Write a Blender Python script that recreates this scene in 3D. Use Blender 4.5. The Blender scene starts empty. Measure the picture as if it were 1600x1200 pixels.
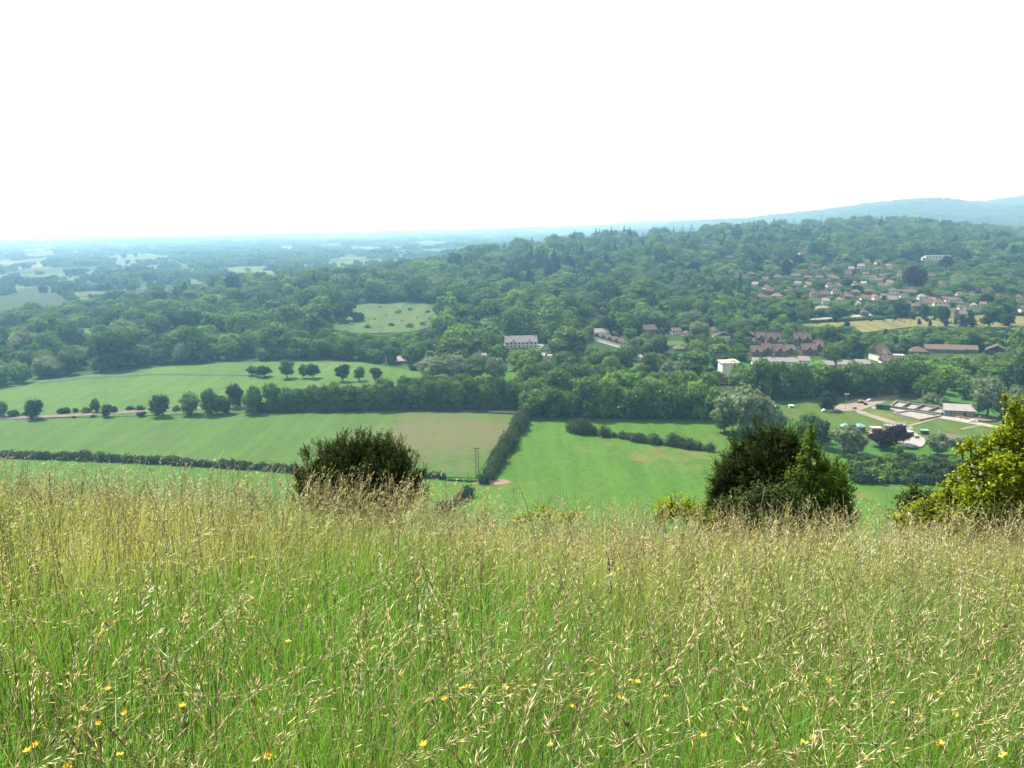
import bpy, bmesh, math, random
import numpy as np
from mathutils import Vector, Matrix
from mathutils.geometry import delaunay_2d_cdt

S = bpy.context.scene
COL = S.collection
R_ = math.radians

# ------------------------------------------------------------------ camera
FPX = 1300.0                      # focal length in pixels of the 1600 px wide photograph
PITCH, ROLL = R_(10.886), R_(-0.8)
EYE = np.array([0.0, 0.0, 101.6])
_r0 = np.array([1.0, 0, 0]); _u0 = np.array([0, math.sin(PITCH), math.cos(PITCH)])
_f0 = np.array([0, math.cos(PITCH), -math.sin(PITCH)])
CR = math.cos(ROLL) * _r0 + math.sin(ROLL) * _u0
CU = -math.sin(ROLL) * _r0 + math.cos(ROLL) * _u0
cam = bpy.data.cameras.new("camera"); camo = bpy.data.objects.new("camera", cam); COL.objects.link(camo)
cam.sensor_width = 36.0; cam.lens = FPX / 1600 * 36
cam.clip_start = 0.05; cam.clip_end = 90000
M = Matrix.Identity(4)
for i in range(3):
    M[i][0] = CR[i]; M[i][1] = CU[i]; M[i][2] = -_f0[i]; M[i][3] = EYE[i]
camo.matrix_world = M
S.camera = camo

# ------------------------------------------------------------------ sky, sun, exposure
SUN_EL = R_(55); SUN_VEC = Vector((-0.66 * math.cos(SUN_EL), 0.75 * math.cos(SUN_EL), math.sin(SUN_EL)))
W = bpy.data.worlds.new("World"); S.world = W; W.use_nodes = True
wn = W.node_tree.nodes; wl = W.node_tree.links
bgn = wn["Background"]
sky = wn.new("ShaderNodeTexSky"); sky.sky_type = 'NISHITA'; sky.sun_disc = False
sky.sun_elevation = SUN_EL; sky.sun_rotation = math.atan2(SUN_VEC.x, SUN_VEC.y)
sky.air_density = 1.0; sky.dust_density = 4.0; sky.ozone_density = 1.0; sky.altitude = 100
hs = wn.new("ShaderNodeHueSaturation"); hs.inputs["Saturation"].default_value = 0.25
# thin bright veil of summer haze and high cloud: no part of the sky falls below it
veil = wn.new("ShaderNodeMix"); veil.data_type = 'RGBA'; veil.blend_type = 'LIGHTEN'; veil.inputs[0].default_value = 1.0
veil.inputs[7].default_value = (6.3, 6.4, 6.5, 1)
wl.new(sky.outputs[0], hs.inputs["Color"]); wl.new(hs.outputs[0], veil.inputs[6]); wl.new(veil.outputs[2], bgn.inputs[0])
bgn.inputs[1].default_value = 0.065
sl = bpy.data.lights.new("sun", 'SUN'); sl.energy = 5.0; sl.angle = R_(0.55); sl.color = (1.0, 0.96, 0.88)
so = bpy.data.objects.new("sun", sl); COL.objects.link(so)
so.rotation_euler = (-SUN_VEC).to_track_quat('-Z', 'Y').to_euler(); so.location = (0, 0, 150)
S.view_settings.view_transform = 'Standard'; S.view_settings.look = 'None'
S.view_settings.gamma = 1.0; S.view_settings.exposure = 1.3
S.render.engine = 'CYCLES'
cy = S.cycles
cy.max_bounces = 5; cy.diffuse_bounces = 2; cy.glossy_bounces = 1; cy.transmission_bounces = 3
cy.volume_bounces = 1; cy.transparent_max_bounces = 4
cy.use_denoising = True; cy.use_adaptive_sampling = True; cy.adaptive_threshold = 0.015
cy.sample_clamp_indirect = 4.0; cy.caustics_reflective = False; cy.caustics_refractive = False
try:
    cy.denoiser = 'OPENIMAGEDENOISE'
except Exception:
    pass

# ------------------------------------------------------------------ projection helpers
def px_of(p):
    d = np.asarray(p, float) - EYE
    z = d @ _f0
    return 800 + FPX * (d @ CR) / z, 600 - FPX * (d @ CU) / z

_NY = [-60, -30, 0, 2, 4, 6, 8, 10, 12, 15, 20, 30, 60, 120, 200, 260, 300]
_NZ = [9, 5, 0, -.25, -.62, -1.15, -1.8, -2.6, -3.6, -5.4, -8.8, -16, -36, -66, -90, -98, -100]
_UPX = [-600, 0, 160, 300, 500, 600, 700, 800, 900, 1060, 1200, 1300, 1380, 1440, 1520, 1600, 2200]
_YK = [300, 450, 600, 800, 1000, 1300, 1700, 2200, 3000, 4500, 7000, 10000, 16000, 40000]
_ZT = [[0, 0, 0, 2, 2, 1, 0, 0, 0, 0, 0, 0, 0, 0],
       [0, 0, 0, 2, 2, 1, 0, 0, 0, 0, 0, 0, 0, 0],
       [0, 0, 1, 6, 8, 4, 1, 0, 0, 0, 0, 0, 0, 0],
       [0, 0, 2, 9, 15, 9, 2, 0, 0, 0, 0, 0, 0, 0],
       [0, 0, 2, 10, 20, 17, 7, 2, 0, 0, 0, 0, 0, 0],
       [0, 0, 2, 11, 19, 18, 12, 4, 0, 0, 0, 8, 8, 8],
       [0, 0, 3, 12, 20, 24, 20, 8, 0, 0, 0, 14, 14, 14],
       [0, 0, 3, 13, 20, 30, 41, 30, 5, 0, 0, 24, 24, 24],
       [0, 0, 3, 13, 22, 35, 51, 48, 15, 5, 5, 40, 40, 40],
       [0, 0, 4, 14, 24, 40, 57, 58, 30, 20, 60, 88, 85, 85],
       [0, 0, 4, 12, 24, 39, 57, 74, 50, 30, 92, 100, 90, 90],
       [0, 0, 4, 11, 24, 38, 58, 80, 55, 35, 168, 120, 110, 100],
       [0, 0, 4, 10, 24, 37, 57, 81, 60, 40, 254, 180, 150, 120],
       [0, 0, 4, 10, 23, 36, 54, 76, 58, 40, 282, 230, 150, 120],
       [0, 0, 4, 9, 20, 32, 46, 58, 50, 45, 200, 215, 160, 120],
       [0, 0, 4, 8, 18, 27, 34, 36, 42, 50, 190, 400, 180, 120],
       [0, 0, 4, 8, 14, 20, 30, 35, 40, 60, 260, 380, 180, 120]]
_LN0, _LN1, _NL = 0.0, math.log(42000.0), 460
_U0, _U1, _NU = -1.4, 1.4, 181
_Lg = np.linspace(_LN0, _LN1, _NL); _Ug = np.linspace(_U0, _U1, _NU)
def _table():
    yk = np.log(np.array(_YK, float)); ux = (np.array(_UPX, float) - 800) / FPX
    zt = np.array(_ZT, float)
    a = np.stack([np.interp(_Lg, yk, r) for r in zt])
    b = np.stack([np.interp(_Ug, ux, a[:, j]) for j in range(_NL)], 1)
    near = np.interp(np.exp(_Lg), _NY, _NZ)
    b = np.where(_Lg[None, :] < math.log(300.0), 0.0, b) + near[None, :] + 100.0
    for _ in range(5):
        b[:, 1:-1] = .25 * b[:, :-2] + .5 * b[:, 1:-1] + .25 * b[:, 2:]
    for _ in range(3):
        b[1:-1] = .25 * b[:-2] + .5 * b[1:-1] + .25 * b[2:]
    return b
_T = _table()
def H(x, y):
    x = np.asarray(x, float); y = np.asarray(y, float)
    ys = np.maximum(y, 1.0)
    u = np.clip((x / ys - _U0) / (_U1 - _U0) * (_NU - 1), 0, _NU - 1.001)
    l = np.clip((np.log(ys) - _LN0) / (_LN1 - _LN0) * (_NL - 1), 0, _NL - 1.001)
    i = u.astype(int); j = l.astype(int); fu = u - i; fl = l - j
    z = (_T[i, j] * (1 - fu) * (1 - fl) + _T[i + 1, j] * fu * (1 - fl) + _T[i, j + 1] * (1 - fu) * fl + _T[i + 1, j + 1] * fu * fl)
    zn = np.interp(y, _NY, _NZ) + 100.0
    z = np.where(y < 1.0, zn, z)
    fade = np.clip((60 - y) / 45.0, 0, 1)
    xc = np.clip(x, -14, 14)
    z = z - np.where(xc < 0, .095, .05) * xc * fade * np.clip((y + 2) / 8.0, 0, 1)
    z = z + (0.05 * np.sin(x * .9 + 1.3 * y * .4) + .04 * np.sin(y * 1.7 - x * .5)) * np.clip(1 - y / 40, 0, 1)
    return z
_RAYY = np.exp(np.linspace(math.log(100.0), math.log(40000.0), 2600))
def at(px, py, ymin=100.0):
    """The point of the terrain seen at a pixel of the photograph."""
    d = _f0 + CR * ((px - 800) / FPX) - CU * ((py - 600) / FPX)
    t = _RAYY / d[1]
    X = EYE[0] + d[0] * t; Z = EYE[2] + d[2] * t
    g = Z - H(X, _RAYY)
    ok = np.nonzero((g <= 0) & (_RAYY >= ymin))[0]
    if len(ok) == 0:
        k = len(_RAYY) - 1
        return np.array([X[k], _RAYY[k], float(H(X[k], _RAYY[k]))])
    k = ok[0]
    if k > 0 and g[k - 1] > 0:
        w = g[k - 1] / (g[k - 1] - g[k]); yy = _RAYY[k - 1] + (_RAYY[k] - _RAYY[k - 1]) * w
    else:
        yy = _RAYY[k]
    xx = EYE[0] + d[0] * yy / d[1]
    return np.array([xx, yy, float(H(xx, yy))])
def near_at(px, y):
    """x on the near slope for a pixel column and a distance."""
    return (px - 800) / FPX * y * 1.033
def mpp(y):
    return y / FPX / math.cos(PITCH) * 1.0
def inpoly(px, py, poly):
    px = np.asarray(px, float); py = np.asarray(py, float)
    r = np.zeros(px.shape, bool); n = len(poly)
    for i in range(n):
        x0, y0 = poly[i]; x1, y1 = poly[(i + 1) % n]
        if y0 == y1:
            continue
        c = ((y0 > py) != (y1 > py)) & (px < (x1 - x0) * (py - y0) / (y1 - y0) + x0)
        r ^= c
    return r
def wnoise(x, y, s, seed=0):
    """Smooth noise 0..1 from a few rotated sines."""
    r = np.random.default_rng(seed); v = 0
    for k in range(7):
        a = r.uniform(0, 6.28); f = r.uniform(.6, 1.9) / s; p = r.uniform(0, 6.28)
        v = v + np.sin((x * math.cos(a) + y * math.sin(a)) * f * 2.2 + p + 1.3 * np.sin((x * math.sin(a) - y * math.cos(a)) * f + p * 2))
    return np.clip(.5 + v / 7.0, 0, 1)

# ------------------------------------------------------------------ mesh helpers
def mesh_np(name, V, F, mats, attrs=None, mi=None, smooth=False):
    me = bpy.data.meshes.new(name)
    V = np.ascontiguousarray(V, np.float32); F = np.ascontiguousarray(F, np.int32)
    k = F.shape[1]
    me.vertices.add(len(V)); me.vertices.foreach_set("co", V.ravel())
    me.loops.add(F.size); me.loops.foreach_set("vertex_index", F.ravel())
    me.polygons.add(len(F)); me.polygons.foreach_set("loop_start", np.arange(0, F.size, k, dtype=np.int32))
    if mi is not None:
        me.polygons.foreach_set("material_index", np.ascontiguousarray(mi, np.int32))
    if smooth:
        me.polygons.foreach_set("use_smooth", np.ones(len(F), bool))
    for m in (mats if isinstance(mats, (list, tuple)) else [mats]):
        me.materials.append(m)
    for an, (typ, arr) in (attrs or {}).items():
        a = me.attributes.new(an, typ, 'POINT')
        a.data.foreach_set("color" if typ == 'FLOAT_COLOR' else ("vector" if typ == 'FLOAT_VECTOR' else "value"), np.ascontiguousarray(arr, np.int32 if typ == 'INT' else np.float32).ravel())
    me.update(calc_edges=True); me.validate(verbose=False)
    return me
class MB:
    """Collects boxes, prisms and tubes into one mesh (n-gon faces)."""
    def __init__(s): s.v = []; s.f = []
    def add(s, vs, fs):
        o = len(s.v); s.v += [tuple(map(float, p)) for p in vs]; s.f += [tuple(i + o for i in f) for f in fs]; return s
    def box(s, cx, cy_, z0, w, d, h, rz=0.0):
        c, n = math.cos(rz), math.sin(rz); P = []
        for z in (z0, z0 + h):
            for ax, ay in ((-1, -1), (1, -1), (1, 1), (-1, 1)):
                lx, ly = ax * w / 2, ay * d / 2
                P.append((cx + lx * c - ly * n, cy_ + lx * n + ly * c, z))
        return s.add(P, [(3, 2, 1, 0), (4, 5, 6, 7), (0, 1, 5, 4), (1, 2, 6, 5), (2, 3, 7, 6), (3, 0, 4, 7)])
    def tube(s, pts, rad, n=6, cap=True):
        pts = [np.array(p, float) for p in pts]; rad = rad if isinstance(rad, (list, tuple)) else [rad] * len(pts)
        P = []; 
        for i, p in enumerate(pts):
            t = pts[min(i + 1, len(pts) - 1)] - pts[max(i - 1, 0)]; t /= np.linalg.norm(t) + 1e-9
            a = np.cross(t, [0, 0, 1.0]) if abs(t[2]) < .9 else np.cross(t, [1.0, 0, 0]); a /= np.linalg.norm(a); b = np.cross(t, a)
            for k in range(n):
                q = 2 * math.pi * k / n; P.append(p + rad[i] * (a * math.cos(q) + b * math.sin(q)))
        Fs = [(i * n + k, i * n + (k + 1) % n, (i + 1) * n + (k + 1) % n, (i + 1) * n + k) for i in range(len(pts) - 1) for k in range(n)]
        if cap:
            Fs += [tuple(range(n - 1, -1, -1)), tuple((len(pts) - 1) * n + k for k in range(n))]
        return s.add(P, Fs)
    def lathe(s, cx, cy_, prof, n=20):
        P = []
        for r, z in prof:
            for k in range(n):
                q = 2 * math.pi * k / n; P.append((cx + r * math.cos(q), cy_ + r * math.sin(q), z))
        m = len(prof)
        Fs = [(i * n + k, i * n + (k + 1) % n, (i + 1) * n + (k + 1) % n, (i + 1) * n + k) for i in range(m - 1) for k in range(n)]
        Fs += [tuple(range(n - 1, -1, -1)), tuple((m - 1) * n + k for k in range(n))]
        return s.add(P, Fs)
    def mesh(s, name, m):
        me = bpy.data.meshes.new(name); me.from_pydata(s.v, [], s.f); me.materials.append(m); me.update()
        bm = bmesh.new(); bm.from_mesh(me); bmesh.ops.recalc_face_normals(bm, faces=bm.faces); bm.to_mesh(me); bm.free()
        return me
    def build(s, name, m, parent=None, loc=None):
        return obj(name, s.mesh(name, m), parent, loc)
def obj(name, me, parent=None, loc=None):
    o = bpy.data.objects.new(name, me); COL.objects.link(o)
    if parent is not None: o.parent = parent
    if loc is not None: o.location = tuple(map(float, loc))
    return o
def tag(o, label, cat, group=None):
    o['label'] = label; o['category'] = cat
    if group: o['group'] = group
    return o
def thing(name, label, cat, loc, rz=0.0, group=None):
    o = bpy.data.objects.new(name, None); COL.objects.link(o)
    o.location = tuple(map(float, loc)); o.rotation_euler = (0, 0, rz); o.empty_display_size = .5
    return tag(o, label, cat, group)
def structure(o, kind='structure'):
    o['kind'] = kind; return o
def copy_tree(o, parent=None):
    c = o.copy(); COL.objects.link(c)
    if parent is not None: c.parent = parent
    for ch in list(o.children): copy_tree(ch, c)
    return c
ORD = "first second third fourth fifth sixth seventh eighth ninth tenth eleventh twelfth thirteenth fourteenth fifteenth sixteenth seventeenth eighteenth nineteenth twentieth".split()
def ordw(i):
    if i < 20: return ORD[i]
    tens = {2: 'twenty', 3: 'thirty', 4: 'forty', 5: 'fifty', 6: 'sixty', 7: 'seventy', 8: 'eighty', 9: 'ninety'}
    n = i + 1
    if n % 10 == 0: return {2: 'twentieth', 3: 'thirtieth', 4: 'fortieth', 5: 'fiftieth', 6: 'sixtieth', 7: 'seventieth', 8: 'eightieth', 9: 'ninetieth'}.get(n // 10, 'hundredth')
    return tens[n // 10] + '-' + ORD[n % 10 - 1]

# ------------------------------------------------------------------ materials
TONE_K = 0.80                     # one common scale for the surface colours below
_k = lambda c: tuple(v * TONE_K for v in c)
def new_mat(name):
    m = bpy.data.materials.new(name); m.use_nodes = True
    nt = m.node_tree; nt.nodes.clear()
    out = nt.nodes.new("ShaderNodeOutputMaterial")
    return m, nt, out
def N(nt, t, **kw):
    n = nt.nodes.new(t)
    for k, v in kw.items(): setattr(n, k, v)
    return n
def mixc(nt, fac, a, b, mode='MIX'):
    n = nt.nodes.new("ShaderNodeMix"); n.data_type = 'RGBA'; n.blend_type = mode
    for s, v in ((n.inputs[0], fac), (n.inputs[6], a), (n.inputs[7], b)):
        if hasattr(v, "is_linked") or hasattr(v, "links"): nt.links.new(v, s)
        elif isinstance(v, (int, float)): s.default_value = v
        else: s.default_value = (*v, 1.0)
    return n.outputs[2]
def mapr(nt, v, a, b, c, d):
    n = nt.nodes.new("ShaderNodeMapRange"); nt.links.new(v, n.inputs[0])
    for i, q in enumerate((a, b, c, d)): n.inputs[i + 1].default_value = q
    return n.outputs[0]
def noise(nt, scale, detail=4.0, rough=.6, coord='Object', stretch=None):
    tc = N(nt, "ShaderNodeTexCoord"); t = N(nt, "ShaderNodeTexNoise")
    t.inputs["Scale"].default_value = scale; t.inputs["Detail"].default_value = detail; t.inputs["Roughness"].default_value = rough
    src = tc.outputs[coord]
    if stretch:
        mp = N(nt, "ShaderNodeMapping"); mp.inputs["Scale"].default_value = stretch; nt.links.new(src, mp.inputs[0]); src = mp.outputs[0]
    nt.links.new(src, t.inputs["Vector"]); return t.outputs["Fac"]
def principled(nt, out, col, rough=.9, spec=.2, metal=0.0):
    b = N(nt, "ShaderNodeBsdfPrincipled"); b.inputs["Roughness"].default_value = rough
    b.inputs["Specular IOR Level"].default_value = spec; b.inputs["Metallic"].default_value = metal
    if hasattr(col, "links"): nt.links.new(col, b.inputs["Base Color"])
    else: b.inputs["Base Color"].default_value = (*col, 1)
    nt.links.new(b.outputs[0], out.inputs[0]); return b
def plain(name, c1, c2=None, scale=.6, rough=.85, spec=.2, metal=0.0, stretch=None):
    m, nt, out = new_mat(name)
    c2 = _k(c2 or tuple(v * .7 for v in c1)); c1 = _k(c1)
    f = mapr(nt, noise(nt, scale, 5, .65, stretch=stretch), .35, .65, 0, 1)
    principled(nt, out, mixc(nt, f, c1, c2), rough, spec, metal)
    return m
def leafmat(name, c1, c2, trans=.3, tcol=None, dark=.62, light=1.25):
    """Foliage: colour differs from plant to plant and from leaf to leaf; light passes through."""
    m, nt, out = new_mat(name); c1, c2 = _k(c1), _k(c2)
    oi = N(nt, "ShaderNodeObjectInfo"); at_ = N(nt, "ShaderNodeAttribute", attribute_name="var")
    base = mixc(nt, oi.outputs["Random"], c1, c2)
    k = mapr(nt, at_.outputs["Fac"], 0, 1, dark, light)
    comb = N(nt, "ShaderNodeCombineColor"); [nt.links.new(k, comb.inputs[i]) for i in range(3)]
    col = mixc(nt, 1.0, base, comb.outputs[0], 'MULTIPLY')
    d = N(nt, "ShaderNodeBsdfDiffuse"); nt.links.new(col, d.inputs[0])
    t = N(nt, "ShaderNodeBsdfTranslucent"); nt.links.new(mixc(nt, 1.0, col, tcol or (1.5, 1.45, .7), 'MULTIPLY'), t.inputs[0])
    ms = N(nt, "ShaderNodeMixShader"); ms.inputs[0].default_value = trans
    nt.links.new(d.outputs[0], ms.inputs[1]); nt.links.new(t.outputs[0], ms.inputs[2]); nt.links.new(ms.outputs[0], out.inputs[0])
    return m
def colmat(name, trans=.4, rough=.5, gloss=.04, tm=(1.2, 1.2, .8)):
    """Blades and stems coloured along their length by the mesh's own colour attribute."""
    m, nt, out = new_mat(name)
    a = N(nt, "ShaderNodeAttribute", attribute_name="Col")
    d = N(nt, "ShaderNodeBsdfDiffuse"); nt.links.new(a.outputs["Color"], d.inputs[0])
    t = N(nt, "ShaderNodeBsdfTranslucent"); nt.links.new(mixc(nt, 1.0, a.outputs["Color"], tm, 'MULTIPLY'), t.inputs[0])
    ms = N(nt, "ShaderNodeMixShader"); ms.inputs[0].default_value = trans
    nt.links.new(d.outputs[0], ms.inputs[1]); nt.links.new(t.outputs[0], ms.inputs[2])
    g = N(nt, "ShaderNodeBsdfGlossy"); g.inputs["Roughness"].default_value = rough; g.inputs[0].default_value = (.9, .9, .85, 1)
    m2 = N(nt, "ShaderNodeMixShader"); m2.inputs[0].default_value = gloss
    nt.links.new(ms.outputs[0], m2.inputs[1]); nt.links.new(g.outputs[0], m2.inputs[2]); nt.links.new(m2.outputs[0], out.inputs[0])
    return m
def fieldmat(name, c1, c2, dry, scale=.05, fine=.5, stretch=None):
    """Grass field: two greens in soft patches, fine tuft mottling, and dry patches from the mesh attribute."""
    m, nt, out = new_mat(name); c1, c2, dry = _k(c1), _k(c2), _k(dry)
    a = N(nt, "ShaderNodeAttribute", attribute_name="dry")
    f = mapr(nt, noise(nt, scale, 5, .6, stretch=stretch), .35, .65, 0, 1)
    col = mixc(nt, f, c1, c2)
    fn = noise(nt, fine, 3, .7)
    col = mixc(nt, mapr(nt, fn, .3, .7, .0, .75), col, tuple(v * .42 for v in c2))
    ln = noise(nt, .16, 3, .6, stretch=(1.0, .07, 1)); col = mixc(nt, mapr(nt, ln, .42, .62, 0, .4), col, tuple(v * 1.35 for v in c1))
    dn = N(nt, "ShaderNodeMath", operation='ADD'); nt.links.new(a.outputs["Fac"], dn.inputs[0])
    nt.links.new(mapr(nt, noise(nt, .12, 6, .75), .3, .7, -.5, .5), dn.inputs[1])
    col = mixc(nt, mapr(nt, dn.outputs[0], .25, .95, 0, .85), col, dry)
    principled(nt, out, col, .95, .1)
    return m

LEAF = {
    'oak':    leafmat("oak_leaves", (0.072, 0.135, 0.040), (0.110, 0.182, 0.053), .26),
    'ash':    leafmat("ash_leaves", (0.090, 0.169, 0.047), (0.127, 0.216, 0.059), .30),
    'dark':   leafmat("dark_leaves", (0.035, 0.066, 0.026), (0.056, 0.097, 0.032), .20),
    'lime':   leafmat("bright_leaves", (0.117, 0.226, 0.048), (0.150, 0.261, 0.064), .34),
    'willow': leafmat("willow_leaves", (0.167, 0.215, 0.114), (0.199, 0.256, 0.141), .30, (1.25, 1.3, .9)),
    'yellow': leafmat("golden_leaves", (.20, .22, .03), (.26, .25, .04), .3),
    'purple': leafmat("copper_leaves", (.030, .012, .018), (.042, .016, .022), .2, (1.3, .8, .9)),
    'conifer': leafmat("conifer_needles", (0.024, 0.051, 0.027), (0.039, 0.069, 0.030), .12),
    'hedge':  leafmat("hedge_leaves", (0.045, 0.072, 0.033), (0.066, 0.093, 0.039), .22),
    'yew':    leafmat("yew_needles", (.022, .036, .011), (.024, .038, .011), .18, None, .5, 1.9),
    'yewnew': leafmat("yew_new_growth", (.068, .085, .020), (.072, .088, .020), .25, None, .6, 1.5),
    'bramble': leafmat("bramble_leaves", (.055, .085, .030), (.06, .09, .030), .28, None, .5, 1.7),
    'hawthorn': leafmat("thorn_leaves", (.085, .145, .026), (.088, .148, .026), .38, None, .5, 1.6),
    'elder':  leafmat("elder_leaves", (.28, .345, .030), (.285, .35, .030), .52, (1.25, 1.25, .55), .32, 1.6),
}
BARK = plain("bark", (.075, .06, .045), (.04, .032, .025), 2.0)
M_ = {
    'white': plain("white_render", (.86, .85, .80), (.72, .71, .67), .3),
    'cream': plain("cream_render", (.62, .57, .46), (.52, .48, .40), .3),
    'brick': plain("red_brick", (.15, .088, .068), (.11, .064, .05), 1.5),
    'tile':  plain("clay_tile_roof", (.125, .088, .076), (.085, .062, .056), .8),
    'orange': plain("orange_tile_roof", (.25, .135, .095), (.19, .10, .075), .8),
    'brown': plain("brown_tile_roof", (.135, .102, .088), (.10, .076, .066), .8),
    'slate': plain("slate_roof", (.24, .225, .225), (.19, .18, .18), .8),
    'grey':  plain("grey_sheet_roof", (.36, .34, .33), (.28, .27, .26), .5),
    'pane':  plain("window_pane", (.05, .06, .07), (.03, .035, .04), .5, .15, .6),
    'door':  plain("painted_door", (.12, .16, .20), (.10, .13, .17), 1),
    'conc':  plain("concrete", (.30, .285, .25), (.22, .21, .185), .25),
    'concd': plain("stained_concrete", (.20, .18, .15), (.12, .11, .09), .3),
    'gravel': plain("gravel", (.24, .205, .16), (.17, .15, .12), .12),
    'bed':   plain("filter_bed_clinker", (.30, .28, .26), (.19, .18, .17), .5),
    'sand':  plain("sand", (.38, .25, .15), (.30, .20, .12), .6),
    'soil':  plain("bare_soil", (.22, .15, .10), (.16, .11, .075), .3),
    'green': plain("green_steel", (.035, .095, .065), (.025, .07, .05), .7, .6),
    'teal':  plain("teal_roof_sheet", (.16, .34, .31), (.12, .27, .25), .6, .5),
    'dark':  plain("dark_steel", (.07, .075, .08), (.045, .05, .055), .8, .6),
    'steel': plain("galvanised_steel", (.36, .37, .37), (.28, .29, .29), .8, .5, .4, .3),
    'wood':  plain("pole_timber", (.11, .09, .07), (.07, .06, .05), 3),
    'rust':  plain("bridge_paint", (.15, .07, .06), (.11, .05, .045), .5),
    'blue':  plain("blue_door", (.16, .32, .55), (.13, .27, .48), .6),
    'stone': plain("grey_stone", (.26, .24, .21), (.18, .17, .15), .8),
    'silver': plain("silver_car_paint", (.5, .52, .54), (.45, .47, .5), 1, .3, .5, .3),
    'yellowp': plain("yellow_machine_paint", (.55, .38, .08), (.45, .3, .06), 1),
    'debris': plain("broken_debris", (.16, .12, .10), (.08, .065, .055), .5),
    'track': plain("railway_ballast", (.15, .115, .095), (.10, .08, .065), .2),
    'water': plain("settled_water", (.10, .11, .07), (.07, .08, .05), .2, .2, .5),
    'road':  plain("pale_road", (.28, .265, .24), (.22, .21, .19), .1),
}

# ------------------------------------------------------------------ ground
WOODS_PX = None
def ground():
    ys = np.concatenate([np.linspace(-40, 1, 42), np.arange(1.2, 20, .2), np.exp(np.linspace(math.log(20.0), math.log(40000.0), 470))])
    s = np.linspace(-1, 1, 521); s = np.sign(s) * (0.75 * np.abs(s) + .25 * np.abs(s) ** 2)
    Y = np.repeat(ys[:, None], len(s), 1); X = s[None, :] * (26 + 1.05 * np.maximum(Y, 0))
    Z = H(X, Y)
    # tree-covered far hills are lumpy at the scale of their canopies
    far = np.clip((Y - 5200) / 1200, 0, 1)
    Z = Z + far * (wnoise(X, Y, 420, 5) - .5) * 22 + far * (wnoise(X, Y, 1300, 6) - .5) * np.clip(Z - 20, 0, 60) * .7
    V = np.stack([X, Y, Z], -1).reshape(-1, 3)
    ny, nx = X.shape; i = np.arange(ny - 1)[:, None] * nx + np.arange(nx - 1)[None, :]
    F = np.stack([i, i + 1, i + nx + 1, i + nx], -1).reshape(-1, 4)
    x, y, z = V.T
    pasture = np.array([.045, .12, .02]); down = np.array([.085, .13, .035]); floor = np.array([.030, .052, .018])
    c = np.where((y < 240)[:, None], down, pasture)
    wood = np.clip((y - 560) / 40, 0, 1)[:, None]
    u = x / np.maximum(y, 1)
    patch = np.clip((wnoise(x * .4, y, 230, 1) - .56) * 14, 0, 1) * np.clip((y - 1300) / 500, 0, 1) * (z < 60) * (y < 30000)
    fcol = np.stack([.06 + .06 * wnoise(x, y, 900, 2), .095 + .03 * wnoise(x, y, 700, 3), .033 + .025 * wnoise(x, y, 800, 4)], -1)
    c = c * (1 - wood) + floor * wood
    c = c * (1 - patch[:, None]) + fcol * patch[:, None]
    town = np.clip((u - .16) * 12, 0, 1) * np.clip((y - 620) / 80, 0, 1) * np.clip((1150 - y) / 150, 0, 1)
    c = c * (1 - .35 * town[:, None]) + np.array([.05, .08, .025]) * .35 * town[:, None]
    # heather and cleared patches on the far hill
    clr = np.clip((wnoise(x, y, 800, 9) - .62) * 10, 0, 1) * ((y > 5500) & (z > 120))
    c = c * (1 - .6 * clr[:, None]) + np.array([.16, .11, .07]) * .6 * clr[:, None]
    c4 = np.concatenate([c * TONE_K, np.ones((len(c), 1))], 1)
    m, nt, out = new_mat("ground_turf")
    a = N(nt, "ShaderNodeAttribute", attribute_name="Col")
    f = mapr(nt, noise(nt, .35, 6, .7), .3, .7, .72, 1.25)
    cb = N(nt, "ShaderNodeCombineColor"); [nt.links.new(f, cb.inputs[k]) for k in range(3)]
    principled(nt, out, mixc(nt, 1.0, a.outputs["Color"], cb.outputs[0], 'MULTIPLY'), .95, .05)
    o = obj("ground", mesh_np("ground", V, F, m, {'Col': ('FLOAT_COLOR', c4)}, smooth=True))
    structure(o)
ground()

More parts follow.
